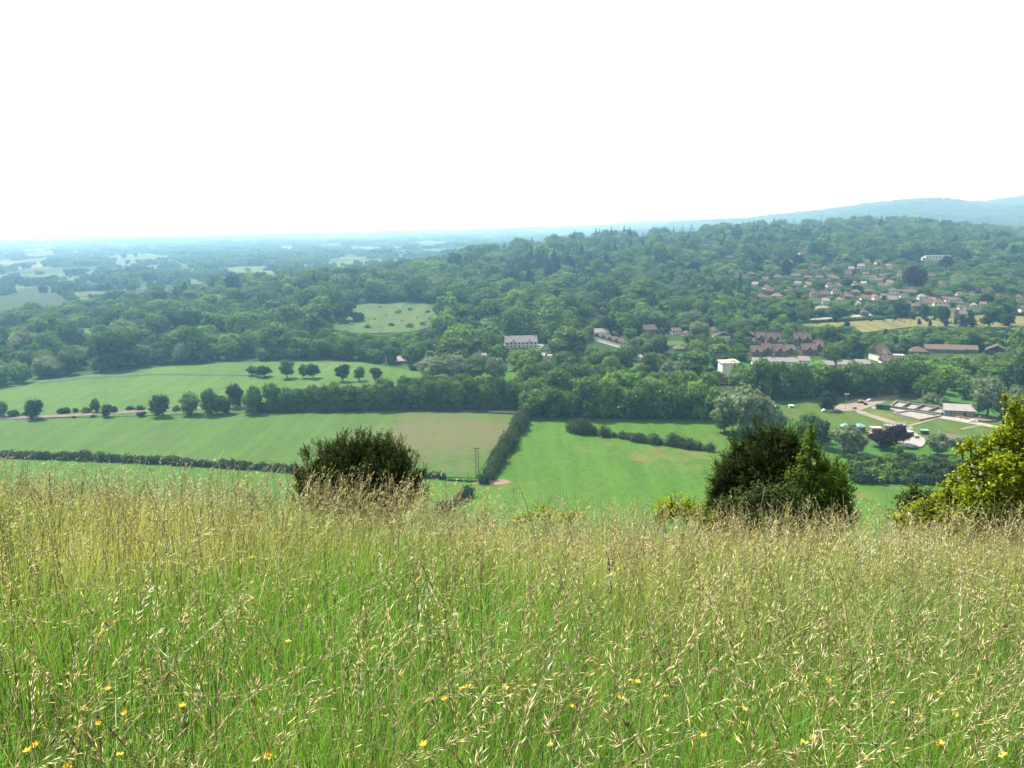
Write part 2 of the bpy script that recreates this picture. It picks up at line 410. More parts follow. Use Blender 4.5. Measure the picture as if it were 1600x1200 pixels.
def drape(name, poly_px, mat, step=6.0, off=.25, dry=None, ymin=100.0, world=None, kind='structure'):
    """A sheet with an exact outline laid over the terrain."""
    P = [at(*p, ymin=ymin)[:2] for p in poly_px] if world is None else [np.array(p[:2], float) for p in world]
    P = np.array(P)
    if np.sum(P[:, 0] * np.roll(P[:, 1], -1) - np.roll(P[:, 0], -1) * P[:, 1]) < 0: P = P[::-1]
    B = []
    for i in range(len(P)):
        a, b = P[i], P[(i + 1) % len(P)]; n = max(1, int(np.linalg.norm(b - a) / step))
        B += [a + (b - a) * k / n for k in range(n)]
    B = np.array(B); lo, hi = P.min(0), P.max(0)
    st = max(step, math.sqrt((hi[0] - lo[0]) * (hi[1] - lo[1]) / 14000.0))
    gx, gy = np.meshgrid(np.arange(lo[0], hi[0], st), np.arange(lo[1], hi[1], st)); gx = gx.ravel(); gy = gy.ravel()
    k = inpoly(gx, gy, [tuple(p) for p in P])
    pts = [Vector(map(float, b)) for b in B] + [Vector((float(a), float(b))) for a, b in zip(gx[k], gy[k])]
    n = len(B)
    r = delaunay_2d_cdt(pts, [(i, (i + 1) % n) for i in range(n)], [list(range(n))], 1, 1e-4)
    v = np.array([tuple(p) for p in r[0]]); tris = [t for t in r[2] if len(t) == 3]
    z = H(v[:, 0], v[:, 1]) + off + v[:, 1] * .0004
    o0 = np.array([P[0][0], P[0][1], 0.0])
    V = np.column_stack([v, z]) - o0
    if not tris:
        print("EMPTY SHEET", name, poly_px); return None
    F = np.array(tris, np.int32)
    e1 = V[F[:, 1]] - V[F[:, 0]]; e2 = V[F[:, 2]] - V[F[:, 0]]
    flip = (e1[:, 0] * e2[:, 1] - e1[:, 1] * e2[:, 0]) < 0
    F[flip] = F[flip][:, ::-1]
    d = np.zeros(len(v)) if dry is None else dry(v[:, 0], v[:, 1])
    o = obj(name, mesh_np(name, V, F, mat, {'dry': ('FLOAT', d)}, smooth=True), loc=o0)
    return structure(o, kind)
def ell(specs, warp=14.0):
    """Dry patches: soft ellipses given by pixel centre, half width and half height."""
    out = []
    for px, py, rx, ry, s in specs:
        c = at(px, py); e = at(px + rx, py); t = at(px, py - ry)
        out.append((c[0], c[1], abs(e[0] - c[0]), max(abs(t[1] - c[1]), 1.0), s))
    def f(x, y):
        d = np.zeros(len(x))
        wx = (wnoise(x, y, 40, 3) - .5) * warp; wy = (wnoise(x, y, 40, 4) - .5) * warp
        for cx, cy_, a, b, s in out:
            q = ((x + wx - cx) / a) ** 2 + ((y + wy - cy_) / b) ** 2
            d = np.maximum(d, s * np.clip(1.35 - q * .75, 0, 1))
        return d
    return f

G_BRIGHT = fieldmat("bright_pasture", (.050, .124, .013), (.066, .142, .017), (.15, .115, .05), .03, .35)
G_LEFT = fieldmat("young_crop", (.052, .112, .018), (.068, .130, .022), (.11, .092, .052), .03, .4, (1, 2.5, 1))
G_UPPER = fieldmat("hay_meadow", (.058, .124, .020), (.072, .138, .024), (.13, .125, .045), .02, .3)
G_ROUGH = fieldmat("rough_clearing", (.066, .118, .026), (.052, .092, .028), (.105, .11, .05), .06, .25)
G_DRY = fieldmat("parched_grass", (.175, .155, .065), (.105, .125, .04), (.22, .185, .09), .04, .3)
G_LAWN = fieldmat("works_lawn", (.062, .110, .020), (.076, .118, .026), (.16, .14, .06), .05, .4)
G_FAR = fieldmat("far_pasture", (.052, .088, .026), (.064, .096, .03), (.11, .10, .05), .01, .05)
G_TAN = fieldmat("ripe_far_field", (.15, .125, .075), (.165, .14, .09), (.165, .14, .09), .01, .05)

F_LEFT = [(-90, 662), (0, 657), (230, 651), (400, 646), (640, 641), (812, 643), (742, 748), (690, 746), (460, 736), (0, 712), (-90, 709)]
F_RIGHT = [(838, 643), (1100, 655), (1160, 664), (1230, 700), (1450, 742), (1500, 760), (1500, 860), (640, 860), (690, 812), (744, 752)]
F_UPPER = [(-90, 622), (0, 606), (55, 596), (110, 590), (230, 576), (380, 566), (560, 566), (640, 580), (700, 595), (790, 600), (800, 612), (640, 640), (400, 645), (230, 650), (0, 656), (-90, 660)]
F_CLEAR = [(497, 508), (515, 497), (545, 482), (572, 473), (610, 476), (640, 471), (675, 476), (692, 486), (688, 508), (640, 520), (560, 522), (520, 516)]
drape("near_pasture", [(-90, 716), (0, 718), (460, 739), (690, 750), (744, 752), (690, 812), (640, 850), (-90, 850)], G_BRIGHT, 5, .2, ell([(300, 770, 120, 20, .3)]))
drape("crop_field", F_LEFT, G_LEFT, 4, .2, ell([(700, 676, 105, 32, .82), (600, 690, 120, 22, .45), (690, 720, 80, 14, .45), (200, 690, 150, 8, .25), (470, 665, 60, 6, .3)], 22))
drape("pasture_field", F_RIGHT, G_BRIGHT, 4, .2, ell([(1050, 712, 62, 11, .5), (930, 705, 50, 14, .3), (800, 764, 55, 5, .45), (1120, 730, 60, 10, .35), (1350, 765, 50, 8, .4), (1090, 684, 40, 6, .35)], 16))
drape("hay_meadow", F_UPPER, G_UPPER, 5, .2, ell([(150, 612, 170, 7, .3), (500, 572, 120, 5, .35), (60, 640, 80, 6, .25)], 20))
drape("heath_clearing", F_CLEAR, G_ROUGH, 5, .3, ell([(560, 490, 40, 8, .4), (640, 500, 40, 9, .5)], 14))
F_DITCH = [(60, 598), (130, 589), (240, 584.5), (400, 586), (402, 588), (240, 587), (130, 592), (62, 600)]
drape("ditch", F_DITCH, plain("ditch_weeds", (.045, .075, .035), (.035, .055, .03), .4), 6, .45)
drape("railway_track", [(-90, 660), (0, 653), (100, 649), (220, 642), (330, 636), (400, 636), (400, 639), (330, 639.5), (220, 646), (100, 653), (0, 657), (-90, 664)], M_['track'], 6, .45)
drape("bare_patch", [(736, 755), (772, 750), (790, 751), (800, 756), (780, 760), (742, 758)], M_['soil'], 3, .35)
drape("path", [(566, 497), (590, 490), (606, 482), (622, 478), (623, 479), (608, 484), (592, 492), (567, 499)], G_UPPER, 3, .5, None, 560)
# little clearings and gardens among the trees
CLEARS = [F_CLEAR, F_UPPER]
for nm, poly, m in [
        ("garden_plot", [(600, 562), (615, 556), (640, 558), (643, 563), (615, 567)], M_['gravel']),
        ("paddock", [(715, 594), (760, 585), (800, 578), (850, 579), (852, 586), (800, 590), (770, 600)], G_UPPER),
        ("paddock", [(846, 574), (862, 566), (868, 575), (856, 582)], G_UPPER),
        ("paddock", [(893, 560), (905, 548), (922, 556), (912, 572)], G_UPPER),
        ("rough_grass", [(1040, 486), (1090, 478), (1128, 470), (1130, 486), (1085, 494), (1050, 497)], G_ROUGH),
        ("lawn", [(1024, 536), (1064, 533), (1072, 540), (1030, 542)], G_UPPER),
        ("cemetery_lawn", [(1205, 511), (1262, 505), (1330, 498), (1480, 491), (1570, 493), (1660, 500), (1660, 514), (1520, 511), (1430, 511), (1345, 521), (1335, 511), (1262, 512)], G_DRY),
        ("garden_plot", [(112, 518), (150, 511), (152, 520), (120, 526)], G_UPPER),
        ("white_courtyard", [(768, 536), (795, 532), (850, 540), (846, 545), (800, 544)], M_['road']),
        ("road", [(1255, 499), (1300, 496), (1370, 490), (1372, 493.5), (1300, 499.5), (1256, 501.5)], M_['road'])]:
    drape(nm, poly, m, 4, .3, None, 560)
    if nm != 'rough_grass': CLEARS.append(poly)
FARF = [([(88, 458), (160, 455), (240, 449), (360, 436), (352, 441), (225, 453), (150, 462), (108, 468)], G_FAR),
        ([(105, 469), (135, 466), (152, 468), (118, 474)], G_TAN), ([(265, 441), (370, 433), (380, 438), (270, 447)], G_FAR),
        ([(14, 437), (60, 430), (160, 423), (170, 441), (100, 446), (40, 447)], G_FAR), ([(0, 421), (30, 417), (75, 412), (78, 416), (30, 421), (0, 425)], G_TAN),
        ([(152, 402), (200, 398), (255, 396), (275, 402), (300, 416), (250, 421), (180, 419), (168, 412)], G_FAR), ([(0, 396), (40, 391), (92, 386), (90, 390), (40, 395), (0, 399)], G_TAN),
        ([(88, 449), (104, 446), (106, 453), (90, 455)], G_TAN), ([(0, 452), (40, 447), (60, 449), (20, 458), (0, 462)], G_FAR),
        ([(434, 386), (468, 384), (466, 393), (430, 396)], G_TAN), ([(635, 381), (662, 376), (715, 379), (690, 384), (650, 384)], G_FAR),
        ([(566, 395), (640, 391), (720, 387), (770, 387), (760, 391), (650, 397)], G_FAR), ([(543, 426), (578, 422), (584, 430), (553, 432)], G_FAR),
        ([(828, 383), (852, 379), (853, 383)], G_TAN), ([(170, 385), (226, 383), (228, 385), (170, 387)], G_FAR),
        ([(20, 408), (80, 402), (120, 401), (60, 407)], G_FAR), ([(280, 408), (330, 404), (335, 408), (290, 412)], G_FAR), ([(390, 398), (402, 397), (400, 405), (388, 406)], G_FAR),
        ([(640, 401), (660, 399), (662, 402), (642, 404)], G_FAR), ([(300, 376), (380, 372), (380, 374), (300, 378)], G_FAR), ([(60, 378), (140, 375), (140, 377), (60, 380)], G_TAN),
        ([(480, 371), (560, 368), (565, 370), (480, 373)], G_FAR)]
for poly, m in FARF:
    drape("far_field", poly, m, 25, .8, None, 1120)

# ------------------------------------------------------------------ trees
def _ico(sub):
    bm = bmesh.new(); bmesh.ops.create_icosphere(bm, subdivisions=sub, radius=1.0)
    v = np.array([p.co[:] for p in bm.verts]); f = np.array([[w.index for w in q.verts] for q in bm.faces]); bm.free(); return v, f
ICO1, ICO2 = _ico(1), _ico(2)
def rdir(rng, n, up=0.0):
    d = rng.normal(size=(n, 3)); d[:, 2] += up; return d / (np.linalg.norm(d, axis=1, keepdims=True) + 1e-9)
def foliage(lobes, card, cover, rng, core=.8, aspect=1.0, tilt=.75, up=.15, fold=.18, spread=.19, shrink=True):
    """Leaf masses: for each lobe (centre, radii) a rough inner mass and leaf cards over its surface."""
    Vs, Fs, Vr = [], [], []; o = 0
    lobes = np.asarray(lobes, float)
    for L in lobes:
        c, r = L[:3], L[3:6]; lv = rng.uniform(.25, .75)
        if core > 0:
            v, f = ICO1
            v = v * (1 + rng.normal(0, .09, (len(v), 1))) * r * core + c
            Vs.append(v); Fs.append(f + o); Vr.append(np.full(len(v), lv * .55)); o += len(v)  # inner mass darkened: shade between the leaves is put into its colour
        area = 4 * math.pi * ((r[0] * r[1]) ** 1.6 / 3 + (r[0] * r[2]) ** 1.6 / 3 + (r[1] * r[2]) ** 1.6 / 3) ** (1 / 1.6)
        n = max(6, int(cover * area / (card * card)))
        d = rdir(rng, n, up); p = c + d * r * (1 + rng.normal(0, spread, (n, 1)))
        nn = d / r; nn /= np.linalg.norm(nn, axis=1, keepdims=True)
        nn = nn + tilt * rng.normal(size=(n, 3)); nn /= np.linalg.norm(nn, axis=1, keepdims=True)
        a = np.cross(nn, rng.normal(size=(n, 3))); a /= np.linalg.norm(a, axis=1, keepdims=True) + 1e-9; b = np.cross(nn, a)
        s = card * rng.uniform(.55, 1.35, (n, 1)) * .62
        q = np.stack([p - a * s, p + b * s * aspect * rng.uniform(.7, 1.1, (n, 1)) + nn * s * fold, p + a * s, p - b * s * aspect * rng.uniform(.7, 1.1, (n, 1)) + nn * s * fold], 1)
        Vs.append(q.reshape(-1, 3)); k = o + np.arange(n)[:, None] * 4
        Fs.append(np.concatenate([k + [0, 1, 2], k + [0, 2, 3]])); o += 4 * n
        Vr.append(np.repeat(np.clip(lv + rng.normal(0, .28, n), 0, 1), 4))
    return np.concatenate(Vs), np.concatenate(Fs), np.concatenate(Vr)
def crown_lobes(rng, h, w, zc=.52, vz=.46, n=20, rr=(.2, .33), round_=.78, up=.12):
    out = []
    for i in range(n):
        d = rdir(rng, 1, up)[0]; k = rng.uniform(.55, 1.08) * round_
        r = w * rng.uniform(*rr) * .72
        out.append((d[0] * w / 2 * k, d[1] * w / 2 * k, h * zc + d[2] * h * vz * k, r, r, r * rng.uniform(.75, 1.0)))
    out.append((0, 0, h * zc, w * .28, w * .28, h * vz * .7))
    return out
def trunk_mb(rng, h, w, base=.035, top=.62, limbs=5):
    mb = MB(); r = h * base
    mb.tube([(0, 0, -.6), (0, 0, .3), (.03 * w * rng.normal(), .03 * w * rng.normal(), h * .3), (.04 * w * rng.normal(), .04 * w * rng.normal(), h * top)], [r * 1.3, r, r * .8, r * .35], 7)
    for i in range(limbs):
        a = rng.uniform(0, 6.28); z = h * rng.uniform(.2, .42); e = w * rng.uniform(.25, .38)
        mb.tube([(0, 0, z), (math.cos(a) * e * .5, math.sin(a) * e * .5, z + h * .12), (math.cos(a) * e, math.sin(a) * e, z + h * .28)], [r * .5, r * .35, r * .15], 5)
    return mb
PROTO = {}
class Proto: pass
def make_proto(key, leaf, h, w, lobes, card=.95, cover=1.25, seed=0, limbs=5, **kw):
    kw.setdefault('tilt', .42); kw.setdefault('fold', .1)
    rng = np.random.default_rng(seed + 77)
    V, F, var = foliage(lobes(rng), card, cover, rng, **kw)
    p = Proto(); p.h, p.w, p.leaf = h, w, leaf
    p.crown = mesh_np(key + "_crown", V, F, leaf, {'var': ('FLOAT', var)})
    t = trunk_mb(rng, h, w, limbs=limbs); p.trunk = t.mesh(key + "_trunk", BARK)
    # crown and trunk in one mesh for trees too far off to show their parts
    tv = np.array(t.v); tf = []
    for f in t.f:
        tf += [(f[0], f[i], f[i + 1]) for i in range(1, len(f) - 1)]
    tf = np.array(tf) + len(V)
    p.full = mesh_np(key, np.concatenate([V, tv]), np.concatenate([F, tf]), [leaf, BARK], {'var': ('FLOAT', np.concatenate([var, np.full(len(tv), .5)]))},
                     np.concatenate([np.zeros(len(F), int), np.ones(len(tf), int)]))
    PROTO[key] = p; return p
def broad(h, w, **k): return lambda rng: crown_lobes(rng, h, w, **k)
for i, (lf, h, w, k) in enumerate([('oak', 15, 15, {}), ('oak', 15, 13, dict(n=24, rr=(.14, .34))), ('oak', 15, 17, dict(vz=.42, n=26, rr=(.13, .3))), ('oak', 15, 11, dict(vz=.48)),
                                  ('ash', 16, 13, dict(rr=(.14, .33))), ('ash', 16, 11, dict(vz=.48, n=18)), ('ash', 15, 15, dict(n=30, rr=(.12, .27))), ('dark', 15, 14, {}), ('dark', 16, 12, dict(n=24, rr=(.14, .3))),
                                  ('lime', 14, 12, dict(rr=(.14, .33))), ('lime', 14, 13, dict(n=26, rr=(.14, .27))), ('oak', 14, 13, dict(zc=.58, vz=.41, up=.15, n=28, rr=(.12, .27), round_=.85)), ('dark', 14, 13, dict(zc=.59, vz=.4, up=.2, n=24, rr=(.13, .3), round_=.82))]):
    make_proto(f"broad{i}", LEAF[lf], h, w, broad(h, w, **k), seed=i)
for i in range(2):
    make_proto(f"willow{i}", LEAF['willow'], 13, 14, broad(13, 14, n=30, rr=(.14, .26), zc=.54, vz=.46), card=.8, seed=30 + i, up=.3)
make_proto("golden", LEAF['yellow'], 9, 7.5, broad(9, 7.5, vz=.44, zc=.55), card=.7, seed=40)
make_proto("copper", LEAF['purple'], 14, 14, broad(14, 14, n=24, zc=.55, vz=.42), card=.8, seed=41)
def cone(h, w, n=16, b=.08):
    def f(rng):
        out = []
        for i in range(n):
            t = i / (n - 1); z = h * (b + (1 - b) * t * .97); r = w / 2 * (1 - t) ** .85 + .25
            m = 4 if t < .75 else 1
            for j in range(m):
                a = rng.uniform(0, 6.28); e = r * .55 if m > 1 else 0
                out.append((math.cos(a) * e, math.sin(a) * e, z, r * .62, r * .62, h * .055))
        return out
    return f
make_proto("fir0", LEAF['conifer'], 20, 7, cone(20, 7), card=.85, seed=50, limbs=0, spread=.2, up=-.1)
make_proto("fir1", LEAF['conifer'], 20, 9, cone(20, 9, 12), card=.95, seed=51, limbs=0, spread=.25, up=-.1)
make_proto("cypress", LEAF['conifer'], 14, 4.6, lambda rng: [(rng.normal(0, .35), rng.normal(0, .35), 1.0 + 12 * t, 1.9 * math.sin(math.pi * min(.93, .22 + .62 * t)) + .3, 1.9 * math.sin(math.pi * min(.93, .22 + .62 * t)) + .3, 1.5) for t in np.linspace(0, 1, 11)], card=.7, seed=52, limbs=0)
make_proto("poplar", LEAF['ash'], 20, 5.5, lambda rng: [(rng.normal(0, .5), rng.normal(0, .5), 3 + 16 * t, 2.2 * math.sin(math.pi * (.2 + .7 * t)) + .5, 2.2 * math.sin(math.pi * (.2 + .7 * t)) + .5, 2.0) for t in np.linspace(0, 1, 12)], card=.85, seed=53, limbs=0)
for i in range(3):
    make_proto(f"bush{i}", LEAF[('hedge', 'ash', 'dark')[i]], 5, 6, broad(5, 6, n=14, zc=.42, vz=.5, rr=(.2, .34)), card=.6, seed=60 + i, limbs=2)
make_proto("greybush", LEAF['willow'], 6, 7, broad(6, 7, n=18, zc=.45, vz=.5, rr=(.18, .3)), card=.6, seed=66, limbs=2)

NB = [0]
def put_tree(key, loc, h, w, label, cat='tree', name='broadleaf_tree', group=None, parts=False, rz=None, rng=random.Random(4), skew=1.0):
    p = PROTO[key]; rz = rng.uniform(0, 6.28) if rz is None else rz
    sx = w / p.w; sz = h / p.h
    if parts:
        t = thing(name, label, cat, loc, rz, group); t.scale = (sx, sx * skew, sz)
        obj("trunk", p.trunk, t); obj("crown", p.crown, t); return t
    o = obj(name, p.full, loc=loc); o.rotation_euler = (0, 0, rz); o.scale = (sx, sx * skew, sz)
    return tag(o, label, cat, group)
PLACED = []          # (x, y, radius): ground already taken by a single tree or a building
SHIELD = []          # (px0, py0, px1, py1, distance): what must stay in view
BELT = []            # crowns already placed, for the visibility pass: (px0, px1, top, bottom, y)
def seat(px, base, top, width, ymin=100.0):
    """Where a tree stands and how large it is, from its outline in the photograph."""
    p = at(px, base, ymin); s = p[1] / FPX
    return p, max(1.0, (base - top) * s * 1.04), max(.8, width * s)
def single(key, px, base, top, width, label, name='broadleaf_tree', group=None, parts=True, cat='tree', **k):
    p, h, w = seat(px, base, top, width)
    PLACED.append((p[0], p[1], w * .5)); BELT.append((px - width / 2, px + width / 2, top, base, p[1]))
    return put_tree(key, p, h, w, label, cat, name, group, parts, **k)

# the seven park trees standing in the hay meadow, left to right
G1 = "park trees standing in the hay meadow"
for i, (key, px, b, t, w) in enumerate([('broad11', 394, 588, 572, 18), ('broad12', 412, 590, 572, 27), ('broad11', 449, 592, 563, 26), ('broad11', 475, 592, 570, 17),
                                        ('broad12', 489, 592, 569, 24), ('broad12', 536, 597, 570, 24), ('broad11', 562, 596, 573, 20), ('broad12', 589, 600, 575, 21)]):
    single(key, px, b, t, w, f"round park tree in the hay meadow, {ordw(i)} of eight from the left", "park_tree", G1)
# hedgerow by the railway, left part
G2 = "hedgerow trees beside the railway track"
row = [('broad4', 4, 652, 624, 22, 'scraggy hedgerow tree at the left end of the railway hedge'), ('broad7', 57, 655, 622, 29, 'round dark hedgerow tree standing alone beside the railway track'),
       ('broad4', 150, 645, 620, 17, 'taller of two small hedgerow trees growing together by the railway'), ('broad7', 168, 652, 630, 18, 'shorter of two small hedgerow trees growing together by the railway'),
       ('broad7', 254, 651, 614, 33, 'dark round hedgerow tree just left of the larger pale railway tree'), ('broad4', 298, 649, 608, 37, 'wide pale green hedgerow tree second in the railway clump'),
       ('broad1', 331, 649, 607, 33, 'domed hedgerow tree with a lower neighbour in the railway clump'), ('broad7', 352, 648, 618, 32, 'low dark bushy tree at the right foot of the railway clump'),
       ('broad7', 369, 638, 599, 28, 'tall round dark tree set behind the railway clump'), ('broad1', 396, 647, 603, 33, 'tall hedgerow tree where the railway belt begins')]
for key, px, b, t, w, lab in row:
    single(key, px, b, t, w, lab, "hedgerow_tree", G2)
G2b = "low shrubs along the railway track"
for i, (px, b, t, w) in enumerate([(22, 652, 640, 18), (40, 650, 643, 14), (100, 646, 635, 20), (118, 645, 637, 9), (135, 646, 635, 16), (178, 645, 633, 12), (204, 641, 634, 14), (220, 641, 631, 18), (221, 652, 641, 13), (240, 643, 636, 14), (275, 642, 632, 15), (116, 654, 649, 6), (145, 653, 648, 10)]):
    single(f'bush{i % 3}', px, b, t, w, f"low dark shrub beside the railway track, {ordw(i)} of the railway shrubs", "shrub", G2b, False, 'shrub')
# the belt of trees along the foot of the crop field
rb = random.Random(11); G3 = "trees of the belt along the field edge"
xs = 418.0; k = 0
while xs < 835:
    w = rb.uniform(28, 42); t = rb.uniform(592, 602) + (6 if 440 < xs < 480 else 0) - (4 if xs > 620 else 0) - (4 if xs > 770 else 0)
    base = 642 - (xs - 418) * .012
    if abs(xs - 598) < 16: t, w = 584, 46
    single(rb.choice(['broad0', 'broad1', 'broad3', 'broad4', 'broad5', 'broad7', 'broad6', 'broad9']), xs + w * .25, base, t, w,
           f"bushy tree in the dark belt above the crop field, {ordw(k)} from left", "belt_tree", G3)
    xs += w * .62; k += 1
xs = 630.0; k = 0
while xs < 830:
    w = rb.uniform(34, 46); t = rb.uniform(584, 594)
    single(rb.choice(['broad0', 'broad4', 'broad6', 'broad1', 'broad9']), xs + w * .2, 631, t, w, f"tree in the back row of the belt above the brown patch, {ordw(k)} from left", "belt_tree", G3)
    xs += w * .7; k += 1
xs = 822.0; k = 0
while xs < 1130:
    w = rb.uniform(40, 58); t = rb.uniform(586, 606); base = 652 + (xs - 822) * .012
    single(rb.choice(['broad0', 'broad1', 'broad4', 'broad5', 'broad6', 'broad7', 'broad9']), xs + w * .2, base, t, w,
           f"tall leafy tree fronting the thick wood above the pasture, {ordw(k)} from the left", "belt_tree", G3)
    xs += w * .6; k += 1
xs = 830.0; k = 0
while xs < 1100:
    w = rb.uniform(40, 56); t = rb.uniform(572, 590); base = 634
    single(rb.choice(['broad4', 'broad6', 'broad9', 'broad10', 'broad1']), xs + w * .2, base, t, w,
           f"lighter green tree in the second row of the thick wood, {ordw(k)} from the left", "belt_tree", G3)
    xs += w * .62; k += 1
# the belt behind the works, right of the big willow
xs = 1150.0; k = 0
while xs < 1460:
    w = rb.uniform(40, 56); t = rb.uniform(559, 571) + (8 if xs < 1180 else 0); base = 622 - max(0, xs - 1280) * .06
    single(rb.choice(['broad0', 'broad1', 'broad4', 'broad6', 'broad7', 'broad9']), xs + w * .2, base, t, w,
           f"tree in the dense belt behind the sewage works, {ordw(k)} from the left", "belt_tree", "trees of the belt behind the works")
    xs += w * .6; k += 1
for key, px, b, t, w, lab, nm in [
        ('willow0', 1168, 684, 597, 94, 'large pale grey-green willow at the corner of the pasture', 'willow_tree'), ('willow1', 1132, 676, 630, 44, 'smaller grey willow leaning beside the large pale willow', 'willow_tree'),
        ('willow1', 1206, 680, 640, 50, 'low grey willow half hidden behind the dark yew', 'willow_tree'),
        ('broad9', 1466, 628, 572, 52, 'bright rounded tree behind the grey roofed works building', 'broadleaf_tree'), ('broad4', 1508, 622, 582, 38, 'tree just behind the roof of the works building', 'broadleaf_tree'),
        ('broad6', 1555, 610, 560, 60, 'wide pale tree above the tall willow right of the works', 'broadleaf_tree'), ('broad7', 1597, 620, 556, 50, 'dark tree at the far right edge above the works', 'broadleaf_tree'),
        ('willow0', 1542, 652, 586, 54, 'tall grey-green willow beside the works building gable', 'willow_tree'), ('broad7', 1566, 652, 610, 44, 'dark tree between two willows right of the works building', 'broadleaf_tree'),
        ('willow1', 1592, 660, 604, 52, 'grey willow at the right edge above the round filter bed', 'willow_tree'),
        ('broad4', 1433, 622, 594, 22, 'small pale tree right of the little conifer by the works', 'broadleaf_tree'), ('greybush', 1456, 630, 612, 28, 'grey bush on the bank behind the works building', 'shrub'), ('bush1', 1474, 638, 618, 16, 'upright bush touching the left end of the works building', 'shrub'),
        ('broad4', 1264, 690, 640, 44, 'grey-green tree rising behind the leafy sapling', 'broadleaf_tree'), ('willow0', 1328, 712, 660, 62, 'grey willow in front of the green domed tanks', 'willow_tree'), ('broad8', 1283, 700, 654, 34, 'dark tree between the sapling and the grey willow', 'broadleaf_tree'),
        ('copper', 1402, 696, 664, 34, 'tall dark purple copper beech in front of the cylindrical tanks', 'copper_beech'), ('copper', 1378, 700, 673, 42, 'lower spreading purple beech beside the taller purple one', 'copper_beech'),
        ('broad9', 1405, 712, 693, 20, 'small bright green tree below the purple beeches', 'broadleaf_tree'), ('willow1', 1464, 712, 676, 46, 'pale grey willow before the brown works shed', 'willow_tree'), ('greybush', 1498, 700, 682, 30, 'grey bush right of the brown works shed', 'shrub'), ('broad4', 1532, 702, 676, 44, 'grey-green tree behind the tips of the yellow shrub', 'broadleaf_tree')]:
    single(key, px, b, t, w, lab, nm, None, True, 'shrub' if nm == 'shrub' else 'tree')
single('broad9', 1156, 600, 566, 30, 'bright tree hiding the lower right corner of the white block')
single('broad4', 1120, 596, 578, 24, 'small tree below the left corner of the white block')
single('cypress', 1293, 642, 612, 25, 'dark clipped block of cypress on the gravel yard', 'cypress_tree')
single('fir0', 1415, 616, 598, 10, 'small dark conifer behind the works tanks', 'conifer_tree')
# scrub in front of the works
G4 = "scrub bushes in front of the sewage works"
rb = random.Random(5); k = 0
for r_, (b, t0) in enumerate([(726, 704), (740, 716), (753, 730)]):
    xs = 1338 + r_ * 2
    while xs < 1580:
        w = rb.uniform(26, 40); dy = max(0, xs - 1340) * .03
        single(rb.choice(['bush0', 'bush1', 'bush2', 'bush1']), xs, b + dy, t0 + dy + rb.uniform(-5, 4), w, f"thicket bush below the works, {('back', 'middle', 'front')[r_]} row, {ordw(int((xs - 1330) / 24))} from the left", "scrub_bush", G4, False, 'bush')
        xs += w * .66; k += 1
# grey bushes and small trees between the meadow and the white house
for i, (key, px, b, t, w, lab) in enumerate([('willow0', 676, 592, 556, 60, 'wide pale grey-green tree at the end of the hay meadow'), ('willow1', 712, 592, 556, 50, 'grey-green tree second from the end of the hay meadow'), ('broad4', 745, 594, 552, 44, 'pale tree below the white roofed shed'),
                                            ('willow1', 775, 596, 560, 40, 'grey-green tree left of the sunny paddock'), ('broad4', 812, 576, 545, 46, 'tree below the terrace of the white house'), ('broad9', 835, 578, 546, 34, 'yellowish tree beside the small white shed'),
                                            ('bush0', 648, 578, 567, 20, 'reddish dark bush by the garden plot'), ('broad7', 535, 502, 470, 44, 'big round dark tree at the left of the heath clearing'), ('bush2', 560, 502, 485, 22, 'low dark bush joined to the big round tree on the clearing'),
                                            ('broad7', 692, 500, 452, 26, 'tall dark tree at the right edge of the heath clearing')]):
    single(key, px, b, t, w, lab, 'shrub' if 'bush' in key else 'broadleaf_tree', None, True, 'shrub' if 'bush' in key else 'tree')

SHADED_LITTER = plain("shaded_leaf_litter", (.030, .034, .016), (.020, .022, .012), .2)  # leaf litter, its colour darkened to carry the shade under the belts
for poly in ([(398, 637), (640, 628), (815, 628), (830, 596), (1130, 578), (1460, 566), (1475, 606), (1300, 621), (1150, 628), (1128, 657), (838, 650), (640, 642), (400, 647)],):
    drape("wood_floor", poly, SHADED_LITTER, 5, .75, None, 250)
rb = random.Random(41)
for i, (px, py, w_) in enumerate(sorted([(527, 500, 8), (548, 508, 9), (585, 500, 6), (603, 494, 5), (622, 490, 12), (628, 503, 5), (641, 485, 8), (652, 498, 5), (668, 489, 9), (673, 500, 11), (612, 510, 12), (640, 512, 14), (575, 513, 13), (660, 508, 12), (594, 481, 7)])):
    single(('bush1', 'greybush')[i % 2], px, py, py - w_ * .55, w_ * .85, f"scrub bush on the heath clearing, {ordw(i)} from the left", "scrub_bush", "scrub bushes on the heath clearing", False, 'bush')
# ------------------------------------------------------------------ hedges
def hedge(path_px, w, h, label, seed, name="hedge", cat="hedge", leaf='hedge', gap=None, wv=.38, card=.55):
    rng = np.random.default_rng(seed); P = [at(*p) for p in path_px]; o0 = P[0]; lobes = []
    for a, b in zip(P[:-1], P[1:]):
        n = max(1, int(np.linalg.norm((b - a)[:2]) / (w * .42)))
        for i in range(n):
            q = a + (b - a) * (i + rng.uniform(-.3, .3)) / n
            x, y = q[0] + rng.normal(0, w * .1), q[1] + rng.normal(0, w * .1); z = float(H(x, y))
            s = np.clip(1 + rng.normal(0, wv), .55, 1.6)
            lobes.append((x - o0[0], y - o0[1], z - o0[2] + h * .45 * s, w * .5 * s, w * .5 * s, h * .58 * s))
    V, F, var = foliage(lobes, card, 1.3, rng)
    return tag(obj(name, mesh_np(name, V, F, LEAF[leaf], {'var': ('FLOAT', var)}), loc=o0), label, cat)
hedge([(-60, 713), (0, 715), (120, 718), (250, 724), (380, 733), (470, 740)], 3.2, 2.8, "long clipped hedge between the crop field and the near pasture", 1, wv=.2)
